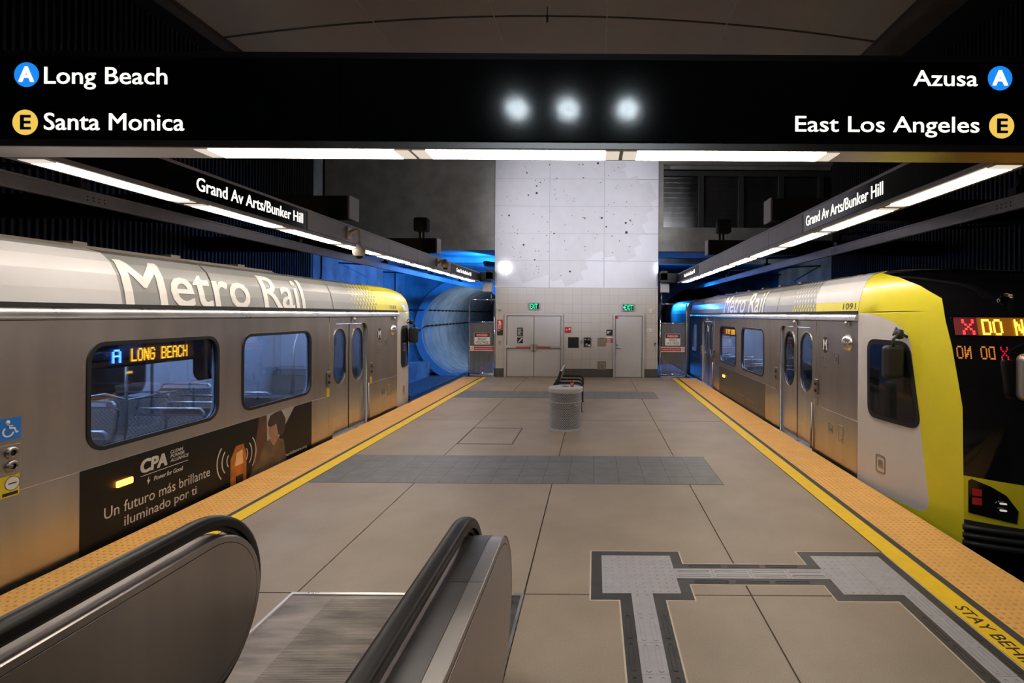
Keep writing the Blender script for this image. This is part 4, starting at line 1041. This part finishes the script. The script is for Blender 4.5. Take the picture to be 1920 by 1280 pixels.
train(dict(label='train with a yellow wrap-around nose and black windscreen, showing DO NOT BOARD', loc=(3.52, 7.05, 0), rot=PI, num='1091',
    wins=[(-5.60, -3.92, .86, 1.85, .17), (-7.75, -6.08, .86, 1.85, .17), (-11.95, -11.1, .86, 1.85, .15)], doors=[(-2.96, -1.47), (-10.15, -8.60)], seams=(-3.15, -7.9), box_end=-7.5,
    livery=[('livery_white', 'train_white', fl(-1.42, -.002, .137, 1.3)), ('livery_yellow', 'train_yellow', fl(-1.36, -.002, .0, .136)), ('livery_dots', 'train_white', dots(-2.35, -1.38, .15, .66, False, 8, 6)), ('livery_yellow_dots', 'train_yellow', dots(-2.35, -1.33, .005, .13, False, 9, 2))],
    metro=(-7.35, -4.0), ad=(-7.8, -3.80), ad_mat='ad_grey', ad_fn=ad_right, marker=(-7.25, .50), marker_mat='marker_yellow', front=True,
    led=[('X', -7.50, -7.36, 1.645, 1.775, 'led_red'), ('DO NOT BOARD', -7.30, -6.40, 1.645, 1.775, 'led_amber')]))
# ------------------------------------------------------------------ overhead cross sign with lights beneath
SX0, SX1, SY0, SY1, SZ0, SZ1 = -4.32, 3.26, 3.38, 3.62, 3.19, 3.80
t = thing('overhead_sign', 'long black overhead sign reading Long Beach, Santa Monica, Azusa, East Los Angeles, with lights beneath', 'sign', (MID, 3.5, SZ0))
m = MB(); m.box(SX0, SX1, SY0 + .02, SY1, SZ0 + .06, SZ1); m.box(SX0, SX1, SY0 + .012, SY0 + .03, SZ1 - .035, SZ1 + .012); link('housing', m, 'black_paint', t, bev=.004)
m = MB()
for a, b in ((SX0, -1.640), (-1.636, .570), (.574, SX1)): m.box(a, b, SY0, SY0 + .02, SZ0 + .055, SZ1 - .035)
link('face_panel', m, 'black_gloss', t)
m = MB(); m.box(SX0, SX1, SY0 + .004, SY1, SZ0, SZ0 + .05); link('lower_trim', m, 'steel_dark', t, bev=.006)
M = F_NY(0, SY0 - .0005, 0); m = MB()
for s, x0, x1, zb, cap in (('Long Beach', -3.53, -2.745, 3.592, .106), ('Santa Monica', -3.53, -2.635, 3.297, .106), ('Azusa', 2.03, 2.44, 3.612, .098), ('East Los Angeles', 1.277, 2.453, 3.315, .098)):
    m = MB(); wtext(m, s, M, x0, zb, x1 - x0, cap, .006, .002); link('lettering', m, 'sign_letter', t)
for cx, cz, r, ch, mt, lt in ((-3.645, 3.648, .079, 'A', 'sign_blue', 'sign_letter'), (-3.652, 3.343, .081, 'E', 'sign_yellow', 'black_paint'), (2.585, 3.663, .078, 'A', 'sign_blue', 'sign_letter'), (2.597, 3.358, .080, 'E', 'sign_yellow', 'black_paint')):
    m = MB(); m.add(plate([circ(cx, cz, r, 40)], .0015), M); rd = link('line_roundel', m, mt, t)
    m = MB(); w = .088 if ch == 'A' else .06; wtext(m, ch, F_NY(0, SY0 - .002, 0), cx - w / 2 + (.004 if ch == 'E' else 0), cz - .044, w, .092 if ch == 'A' else .088, .035, .0015); link('line_letter', m, lt, rd)
def lamp(par, x0, x1, y0, y1, z, along):
    m = MB(); e = .09
    if along == 'x': m.box(x0 + e, x1 - e, y0, y1, z - .006, z)
    else: m.box(x0, x1, y0 + e, y1 - e, z - .006, z)
    p = link('light_panel', m, 'light_panel', par)
    m = MB()
    if along == 'x': m.box(x0, x0 + e, y0, y1, z - .005, z); m.box(x1 - e, x1, y0, y1, z - .005, z)
    else: m.box(x0, x1, y0, y0 + e, z - .005, z); m.box(x0, x1, y1 - e, y1, z - .005, z)
    link('diffuser_end', m, 'light_panel_end', p)
for a, b in ((-2.60, -1.215), (-1.19, .155), (.18, 1.58)): lamp(t, a, b, SY0 + .035, SY1 - .035, SZ0, 'x')

# ------------------------------------------------------------------ side beams carrying lights and station names
def beam(side):
    R = side == 'R'; s = (lambda a: a) if R else mir
    xi, xo = s(2.74), s(3.06)
    lo, hi = min(xi, xo), max(xi, xo); sg = -1 if R else 1     # direction facing the platform
    where = 'the yellow-nosed train' if R else 'the train showing LONG BEACH'
    t = thing('light_beam', 'long grey beam with strip lights and station names above %s' % where, 'light beam', ((lo + hi) / 2, 10, 3.19), group='station name light beams')
    m = MB(); m.box(lo + .012, hi - .012, 3.64, 17.45, 3.20, 3.50); link('housing', m, 'beam_dark', t)
    fx = (lambda d: (xi - d, xi) if sg > 0 else (xi, xi + d))
    a, b = fx(.012); b = b
    ys = [6.97, 8.35, 9.75, 11.3, 12.6, 13.95]
    for p, q in zip(ys, ys[1:]):
        m = MB(); m.box(a, b, p + .004, q - .004, 3.235, 3.475); link('cover_panel', m, 'beam_grey', t, bev=.003)
    m = MB(); m.box(a - .004, b + .004, 3.64, 17.45, 3.475, 3.505); m.box(a - .004, b + .004, 3.64, 17.45, 3.192, 3.230); link('edge_trim', m, 'beam_grey', t, bev=.004)
    F = F_PX(xi + .0005, 0, 0) if sg > 0 else F_NX(xi - .0005, 0, 0)
    for y0, y1, t0, t1, cap in ((3.7, 6.95, 5.03, 6.86, .125), (13.97, 17.4, 14.5, 16.2, .105)):
        m = MB(); m.box(a, b, y0, y1, 3.235, 3.475); pn = link('name_panel', m, 'black_gloss' if y0 < 5 else 'black_paint', t)
        m = MB(); x0 = t0 if sg > 0 else -t1; wtext(m, 'Grand Av Arts/Bunker Hill', F, x0, 3.30, t1 - t0, cap, .008, .002); link('lettering', m, 'sign_letter', pn)
    y = 3.70
    for k in range(9): lamp(t, min(s(2.81), s(2.99)), max(s(2.81), s(2.99)), y, y + 1.42, 3.20, 'y'); y += 1.50
    e = s(2.16 - MID + MID) if R else -3.42
    m = MB(); m.box(min(xo, 2.2 if R else -3.42), max(xo, 2.2 if R else -3.42), 17.45, 17.7, 3.22, 3.52); m.box((2.2 if R else -3.6), (2.4 if R else -3.42), 17.45, 18.05, 3.3, 3.6); link('end_box', m, 'black_paint', t)
    # cantilever arms to the track wall
    X = XR if R else XL
    for y, lab in ((8.05, 'nearer'), (12.45, 'farther')):
        ta = thing('cantilever_arm', 'black box arm with grey end, %s of two above %s' % (lab, where), 'bracket arm', (s(3.1), y, 3.58), group='cantilever arms over the tracks')
        p, q = min(s(2.66), X), max(s(2.66), X)
        m = MB(); m.box(p, q, y - .12, y + .12, 3.57, 3.90); link('arm', m, 'black_matte', ta, bev=.006)
        m = MB(); m.box(*sorted((s(2.66), s(2.63))), y - .125, y + .20, 3.56, 3.91); link('end_cap', m, 'beam_grey', ta, bev=.005)
        m = MB(); [m.box(s(2.9) - .03, s(2.9) + .03, y + d - .03, y + d + .03, 3.49, 3.58) for d in (-.07, .07)]; link('hanger', m, 'black_paint', ta)
    ta = thing('floodlight', 'black floodlight on a short post above the beam over %s' % where, 'floodlight', (s(2.97), 12.35, 3.9), group='mural floodlights on the arms')
    c = s(2.97); m = MB(); prof = [(-.13, -.15), (.15, -.165), (.20, 0), (.15, .165), (-.13, .165)]
    m.box(c - .20, c + .13, 12.24, 12.50, 4.05, 4.38) if not R else m.box(c - .13, c + .20, 12.24, 12.50, 4.05, 4.38); link('cabinet', m, 'black_matte', ta, bev=.05)
    m = MB(); m.box(c - .11, c + .07, 12.50, 12.512, 4.13, 4.29) if not R else m.box(c - .07, c + .11, 12.50, 12.512, 4.13, 4.29); link('lens', m, 'flood_lens', ta)
    li = bpy.data.lights.new('floodlight', 'SPOT'); li.energy = 1150; li.color = (.90, .92, 1.0); li.spot_size = 1.45; li.spot_blend = .9; li.shadow_soft_size = .06
    lo = bpy.data.objects.new('floodlight_beam', li); COL.objects.link(lo); lo.location = (c, 12.56, 4.2); lo.rotation_euler = (Vector((MID - c * .15, YE, 5.4)) - Vector((c, 12.56, 4.2))).to_track_quat('-Z', 'Y').to_euler()
    m = MB(); m.box(c - .085, c - .035, 12.33, 12.39, 3.903, 4.06); m.box(c + .0, c + .05, 12.33, 12.39, 3.903, 4.06); link('post', m, 'black_paint', ta)
    # overhead conductor rail above the track centre
    xc = s(4.82); tr = thing('conductor_rail', 'slim grey overhead conductor bar hung above the track of %s' % where, 'overhead conductor', (xc, 10, 3.40), group='overhead conductor bars')
    m = MB(); m.box(xc - .035, xc + .035, -8, 44, 3.37, 3.52); m.box(xc - .05, xc + .05, -8, 44, 3.505, 3.53); link('bar', m, 'rail_alu', tr, bev=.006)
    for y in (6.0, 10.4, 14.8, 19, 23):
        m = MB(); m.box(xc - .09, xc + .09, y - .06, y + .06, 3.53, 3.60); m.tube([(xc, y, 3.6), (xc, y, 3.75)], .03, 8); m.tube([(xc, y, 3.75), (X, y, 3.95)], .025, 8); link('hanger', m, 'black_paint', tr)
        m = MB(); [m.lathe([(0, 0), (.009, 0), (.009, .004), (0, .005)], frame((xc + (-.036 if R else .036), y + .08 + .07 * k, 3.42 + .04 * j), (0, 0, 1), (0, 1, 0)) , 8) for k in range(4) for j in range(2)]; link('bolts', m, 'black_paint', tr); bpy.data.objects[-1] if False else None
beam('L'); beam('R')
for x0, x1 in ((XL, SX0), (SX1, XR)):
    lab = 'train showing LONG BEACH' if x0 < -5 else 'yellow-nosed train'
    m = MB(); m.box(x0, x1, SY0 + .05, SY1, 3.57, 3.90); tag(link('sign_arm', m, 'black_matte', bev=.005), 'black support arm at the end of the overhead sign, above the %s' % lab, 'bracket arm', 'arms of the overhead sign')

# dome cameras
def cctv(y, drop, reach, label):
    xi = mir(2.74); t = thing('dome_camera', label, 'security camera', (xi, y, 3.4), group='dome cameras on the beam')
    m = MB(); m.box(xi, xi + .03, y - .06, y + .06, 3.27, 3.46); link('wall_plate', m, 'plastic_cream', t, bev=.006)
    m = MB(); xx = xi + reach; m.tube([(xi + .02, y, 3.36), (xi + reach * .5, y, 3.40), (xx - .02, y, 3.42), (xx, y, 3.40), (xx, y, 3.40 - drop)], [.035, .03, .028, .026, .024], 10); link('arm', m, 'plastic_cream', t)
    zb = 3.40 - drop; m = MB(); m.lathe([(.03, .12), (.05, .05), (.09, .03), (.098, -.01), (.09, -.06), (.062, -.085)], Matrix.Translation((xx, y, zb)), 20); link('housing', m, 'plastic_cream', t)
    m = MB(); m.lathe([(.06, 0), (.055, -.025), (.035, -.045), (0, -.052)], Matrix.Translation((xx, y, zb - .082)), 20); link('dome', m, 'cab_glass', t)
cctv(8.12, .30, .17, 'cream dome camera on a long drop pole, on the beam nearer the overhead sign')
cctv(12.7, .07, .20, 'cream dome camera on a short arm, on the beam by the tunnel mouth')

# ------------------------------------------------------------------ escalator
t = thing('escalator', 'stainless steel escalator landing with two black rubber handrails and a ribbed floor plate', 'escalator', (-1.38, 2.0, 0))
def dshape(yc, zc, r, y_back, z_top, z_bot, n=24):
    a0 = PI / 2; pts = [(y_back, z_top)]
    pts += [(yc + r * math.cos(PI / 2 - PI * k / n), zc + r * math.sin(PI / 2 - PI * k / n)) for k in range(n + 1)]
    pts += [(y_back, z_bot)]
    return pts
FYZ = lambda x: frame((x, 0, 0), (0, 1, 0), (0, 0, 1))
def balustrade(xa, xb, hx, deck, who, outer):
    # xa..xb solid body; hx handrail centre
    P = dshape(2.75, .54, .405, -2.2, .945, .13)
    body = [(y, z) for y, z in P[:-1]] + [(2.70, .0), (-2.2, 0)]
    m = MB(); m.add(plate([body], xb - xa), FYZ(xa)); b = link('balustrade', m, 'steel_escalator', t, bev=.012, smooth=35)
    ins = [(y, z) for y, z in dshape(2.75, .54, .365, -2.2, .905, .17)[:-1]] + [(2.66, .05), (-2.2, .05)]
    for x in (xa - .002, xb):
        m = MB(); m.add(plate([ins], .002), FYZ(x)); link('side_panel', m, 'steel_escalator', b)
        m = MB(); i2 = [(y, z) for y, z in dshape(2.75, .54, .369, -2.2, .909, .166)[:-1]] + [(2.66, .046), (-2.2, .046)]
        m.add(plate([i2, ins], .0012), FYZ(x + (.001 if x == xa - .002 else 0))); link('panel_seam', m, 'black_matte', b)
    # handrail: C-shaped rubber loop swept round the newel
    path = [(-2.2, 1.03)] + [(-2.2 + .5 * k, 1.03) for k in range(1, 10)] + [(2.72 + .475 * math.cos(PI / 2 - 1.12 * PI * k / 28), .555 + .475 * math.sin(PI / 2 - 1.12 * PI * k / 28)) for k in range(29)]
    cs = [(-.040, -.030), (-.042, .0), (-.034, .018), (-.015, .026), (.015, .026), (.034, .018), (.042, 0), (.040, -.030), (.026, -.030), (.026, -.008), (-.026, -.008), (-.026, -.030)]
    m = MB(); rings = []
    for i, (y, z) in enumerate(path):
        y0, z0 = path[max(0, i - 1)]; y1, z1 = path[min(len(path) - 1, i + 1)]; L_ = math.hypot(y1 - y0, z1 - z0); ty, tz = (y1 - y0) / L_, (z1 - z0) / L_
        rings.append([m.bm.verts.new((hx + a, y - tz * b_, z + ty * b_)) for a, b_ in cs])
    for A, B_ in zip(rings, rings[1:]):
        for k in range(len(cs)): m.bm.faces.new((A[k], A[(k + 1) % len(cs)], B_[(k + 1) % len(cs)], B_[k]))
    m.bm.faces.new(rings[0]); m.bm.faces.new(rings[-1][::-1]); link('handrail', m, 'rubber', t, smooth=50)
    tr = [(-2.2, .975)] + [(2.72 + .425 * math.cos(PI / 2 - 1.1 * PI * k / 28), .553 + .425 * math.sin(PI / 2 - 1.1 * PI * k / 28)) for k in range(29)]
    tr2 = [(-2.2, 1.015)] + [(2.72 + .462 * math.cos(PI / 2 - 1.1 * PI * k / 28), .553 + .462 * math.sin(PI / 2 - 1.1 * PI * k / 28)) for k in range(29)]
    m = MB(); m.add(plate([tr + tr2[::-1]], .044), FYZ(hx - .022)); link('handrail_guide', m, 'black_paint', t)
    if deck:
        d0, d1, d2 = deck
        for nm, a, c in (('deck_cover', d0, d1), ('outer_deck', d1 + .003, d2)):
            mt = 'steel_deck' if nm == 'deck_cover' else 'steel'
            for y0, y1 in ((-2.2, 2.335), (2.34, None)):
                if y1: pts = [(y0, .945), (y1, .945), (y1, .949), (y0, .949)]
                else:
                    arc = lambda r: [(2.75 + r * math.cos(PI / 2 - PI * k / 24), .54 + r * math.sin(PI / 2 - PI * k / 24)) for k in range(25)]
                    pts = [(y0, .945)] + arc(.405) + arc(.409)[::-1] + [(y0, .949)]
                m = MB(); m.add(plate([pts], c - a), FYZ(a)); link(nm, m, mt, b, smooth=35)
balustrade(-.785, -.485, -.695, (-.65, -.553, -.485), 'right', True)
balustrade(-2.30, -1.985, -2.055, (-2.30, -2.20, -2.095), 'left', False)
m = MB(); m.box(-2.285, -.535, 2.35, 4.02, -.010, -.002)
link('floor_plate', m, 'plate_steel', t)
m = MB(); n = 110
for i in range(n): y = 2.40 + i * (3.955 - 2.40) / n; m.box(-1.96, -.80 + .21, y, y + .010, -.002, -.0008)
link('tread_ribs', m, 'plate_steel', t)
m = MB(); m.box(-2.30, -.525, 4.005, 4.035, -.004, .003); m.box(-2.30, -2.278, 2.3, 4.005, -.004, .003); m.box(-.547, -.525, 2.3, 4.005, -.004, .003); link('plate_frame', m, 'steel', t)
m = MB(); m.box(-1.94, -.83, 2.0, 2.35, -.012, .002); [m.box(-1.93 + k * .022, -1.922 + k * .022, 1.85, 2.0, -.012, 0) for k in range(50)]; link('comb_plate', m, 'sticker_yellow', t)
for k in range(5):
    m = MB(); y = 1.9 - k * .4; z = -.02 + max(0, k - 2) * .2; m.box(-1.93, -.84, y - .4, y, z - .22, z - .02)
    [m.box(-1.925 + j * .022, -1.915 + j * .022, y - .4, y, z - .02, z) for j in range(49)]; link('step', m, 'steel_dark', t)

# ------------------------------------------------------------------ trash can, soda can, bench
CX, CY = -.535, 9.90
t = thing('trash_can', 'round grey mesh trash can with a flat holed lid in front of the bench', 'trash can', (CX, CY, 0))
m = MB(); T = Matrix.Translation((CX, CY, 0)); m.lathe([(0, .03), (.265, .03), (.265, .735)], T, 40); m.lathe([(.269, .50), (.269, .52)], T, 40); link('liner', m, 'liner', t)
m = MB(); nr, nz = 56, 15; R = .295; dz = (.70 - .03) / nz; V = {}
for j in range(nz * 2 + 1):
    for i in range(nr):
        a = 2 * PI * (i + .5 * (j % 2)) / nr; V[i, j] = (CX + R * math.cos(a), CY + R * math.sin(a), .03 + j * dz / 2)
rnd_w = .0040
for j in range(nz * 2):
    for i in range(nr):
        for k in ((i, (i - 1) % nr) if j % 2 == 0 else (i, (i + 1) % nr)):
            p, q = Vector(V[i, j]), Vector(V[k, j + 1]); d = (q - p).normalized(); o = Vector((p.x + q.x - 2 * CX, p.y + q.y - 2 * CY, 0)).normalized(); s_ = d.cross(o) * rnd_w
            A = [p + s_ + o * .003, p - s_ + o * .003, p - s_ - o * .003, p + s_ - o * .003]; Bq = [x + (q - p) for x in A]
            va = [m.bm.verts.new(x) for x in A]; vb = [m.bm.verts.new(x) for x in Bq]
            for e in range(4): m.bm.faces.new((va[e], va[(e + 1) % 4], vb[(e + 1) % 4], vb[e]))
link('lattice', m, 'can_grey', t)
m = MB()
for z0, z1 in ((0, .035), (.685, .71), (.515, .53)): m.lathe([(R - .008, z0), (R + .008, z0), (R + .008, z1), (R - .008, z1), (R - .008, z0)], T, 48)
link('hoop', m, 'can_grey', t, smooth=30)
m = MB(); m.lathe([(.095, .775), (.10, .795), (.26, .788), (.318, .778), (.324, .77), (.324, .705), (.316, .705), (.316, .765), (.095, .775)], T, 56); link('lid', m, 'can_grey', t, smooth=30)
m = MB(); m.lathe([(.0, .74), (.097, .74), (.097, .78)], T, 32); link('lid_opening', m, 'black_matte', t)
m = MB(); m.box(-.02, .06, -.305, -.302, .46, .50, 0, Matrix.Translation((CX + .10, CY + .02, 0)) @ Matrix.Rotation(.35, 4, 'Z')); link('tag_plate', m, 'steel', t)
sx, sy = -.415, 9.86
t = thing('soda_can', 'red and white drink can standing on the trash can lid', 'drink can', (sx, sy, .785))
m = MB(); T2 = Matrix.Translation((sx, sy, .783)); m.lathe([(0, .004), (.024, .0), (.033, .012), (.033, .105), (.028, .118)], T2, 24); link('body', m, 'soda_red', t)
m = MB(); m.lathe([(.0285, .117), (.029, .122), (.026, .122), (.025, .118), (0, .118)], T2, 24); m.lathe([(.0334, .03), (.0334, .042)], T2, 24); link('top_rim', m, 'chrome', t)
m = MB(); m.add(plate([[(-.02, .05), (.0, .045), (.015, .06), (.02, .08), (.005, .07), (-.012, .075)]], .0005), F_NY(sx, sy - .0335, .783)); link('white_mark', m, 'sign_white', t)

t = thing('bench', 'black metal bench with tilted backrest and tube armrests behind the trash can', 'bench', (-.6, 12.2, 0))
m = MB(); m.box(-.80, -.30, 11.45, 13.1, .40, .43); link('seat', m, 'seat_black', t, bev=.012)
m = MB(); m.extr([(-.86, .52), (-.80, .50), (-.70, .90), (-.745, .91)], 11.45, 13.1); link('backrest', m, 'steel_dark', t, bev=.012)
m = MB(); [m.extr([(-.862, .515), (-.80, .498), (-.698, .905), (-.75, .915)], y - .02, y + .0) for y in (11.45, 13.12)]; link('end_plate', m, 'seat_black', t)
for y in (11.5, 12.05, 12.75):
    m = MB(); m.tube([(-.87, y, .50), (-.87, y, .62), (-.84, y, .655), (-.36, y, .655), (-.30, y, .635), (-.27, y, .59), (-.27, y, .44)], .022, 10); link('armrest', m, 'seat_black', t)
for y in (11.6, 12.95):
    for x in (-.84, -.285):
        m = MB(); m.tube([(x, y, .50), (x, y, 0.0)], .022, 8); m.box(x - .04, x + .04, y - .04, y + .04, 0, .008); link('leg', m, 'seat_black', t)

# ------------------------------------------------------------------ lamps that light the hall
def spot_fixture(name, label, loc, target, power, col, ang, r=.06, vis=True, grp=None, lens='spot_lens'):
    t = thing(name, label, 'lamp', loc, group=grp)
    d = (Vector(target) - Vector(loc)).normalized(); up = Vector((0, 0, 1)) if abs(d.z) < .95 else Vector((0, 1, 0)); x = d.cross(up).normalized(); y = x.cross(d) * -1
    M = Matrix((x, y, d)).transposed().to_4x4(); M.translation = loc
    m = MB(); m.lathe([(0, -.27), (r * 1.1, -.27), (r * 1.35, .0), (r * 1.35, .02), (r * 1.1, .02), (r * 1.05, -.01)], M, 20); link('housing', m, 'blue_fixture', t)
    m = MB(); m.lathe([(0, 0), (r, 0)], M, 20); link('lens', m, lens, t)
    if power:
        li = bpy.data.lights.new(name, 'SPOT'); li.energy = power; li.color = col; li.spot_size = ang; li.spot_blend = .9; li.shadow_soft_size = .05
        lo = bpy.data.objects.new(name + '_beam', li); COL.objects.link(lo); lo.matrix_world = M @ Matrix.Translation((0, 0, .05)) @ Matrix.Rotation(PI, 4, 'X')
    return t
for x in (-1.22, -.43, .49): spot_fixture('ceiling_spot', 'round white ceiling spotlight over the escalator', (x, -1.4, 5.32), (x, -1.2, 0), 0, (1, .9, .8), 1.6, grp='ceiling spotlights over the escalator')
def blue(loc, target, power, size, label, spread=PI):
    t = thing('blue_floodlight', label, 'lamp', loc, group=None)
    d = (Vector(target) - Vector(loc)).normalized(); x = d.cross(Vector((0, 0, 1))).normalized(); y = x.cross(d) * -1
    M = Matrix((x, y, d)).transposed().to_4x4(); M.translation = loc
    m = MB(); m.box(-size / 2 - .03, size / 2 + .03, -.09, .09, -.12, -.01, 0, M); link('housing', m, 'blue_fixture', t, bev=.01)
    m = MB(); m.box(-size / 2, size / 2, -.07, .07, -.012, 0, 0, M); link('lens', m, 'blue_led', t)
    li = bpy.data.lights.new('blue', 'AREA'); li.shape = 'RECTANGLE'; li.size = size; li.size_y = .15; li.energy = power; li.color = (.010, .23, 1.0); li.spread = spread
    lo = bpy.data.objects.new('blue_beam', li); COL.objects.link(lo); lo.matrix_world = M @ Matrix.Translation((0, 0, .03)) @ Matrix.Rotation(PI, 4, 'X')
blue((-3.75, 19.2, 3.9), (-9.2, 21.5, 1.2), 230, 1.0, 'blue floodlight behind the end building, aimed at the tunnel mouth wall')
blue((-3.9, 23.0, 3.9), (-8, 27, 2.0), 170, 1.2, 'blue floodlight deep in the tunnel approach')
blue((-3.75, 22.0, 3.2), (-6.2, 19.4, 4.3), 22, .5, 'blue floodlight washing the tunnel ceiling')
blue((2.5, 24.5, 3.4), (5.4, 21.5, .6), 330, .6, 'blue floodlight behind the gate by the rear of the yellow-nosed train', 1.3)
blue((2.42, 22.0, 3.1), (5.0, 19.6, 4.3), 40, .5, 'blue floodlight washing the ceiling over the yellow-nosed train')
# whitish light inside the bored tunnel
li = bpy.data.lights.new('tunnel_lamp', 'POINT'); li.energy = 150; li.color = (.55, .78, 1.0); li.shadow_soft_size = .3
lo = bpy.data.objects.new('tunnel_lamp', li); COL.objects.link(lo); lo.location = (-5.2, 30.5, 2.6)

# labels for parts that look different from the rest of their thing
for o in bpy.data.objects:
    if o.parent is None or 'label' in o: continue
    k = o.name.split('.')[0]
    lab = {'nose_mask': 'lemon yellow wrap-around nose', 'windscreen': 'black glossy front windscreen', 'cab_side': 'white cab side panel', 'side_lamp': 'round domed silver lamp',
           'front_display': 'lit amber and red front display', 'side_marker': 'small glowing amber marker', 'wheelchair_sign': 'blue sign with white wheelchair symbol', 'handrail': 'black rubber handrail',
           'floor_plate': 'worn ribbed steel floor plate', 'lid': 'flat grey lid with a round hole', 'mirror': 'black side mirror', 'danger_sign': 'white DANGER HIGH VOLTAGE sign',
           'personnel_sign': 'red strip sign with white border', 'light_panel': 'glowing white light panel', 'red_label': 'red label'}.get(k)
    if lab: o['label'] = lab
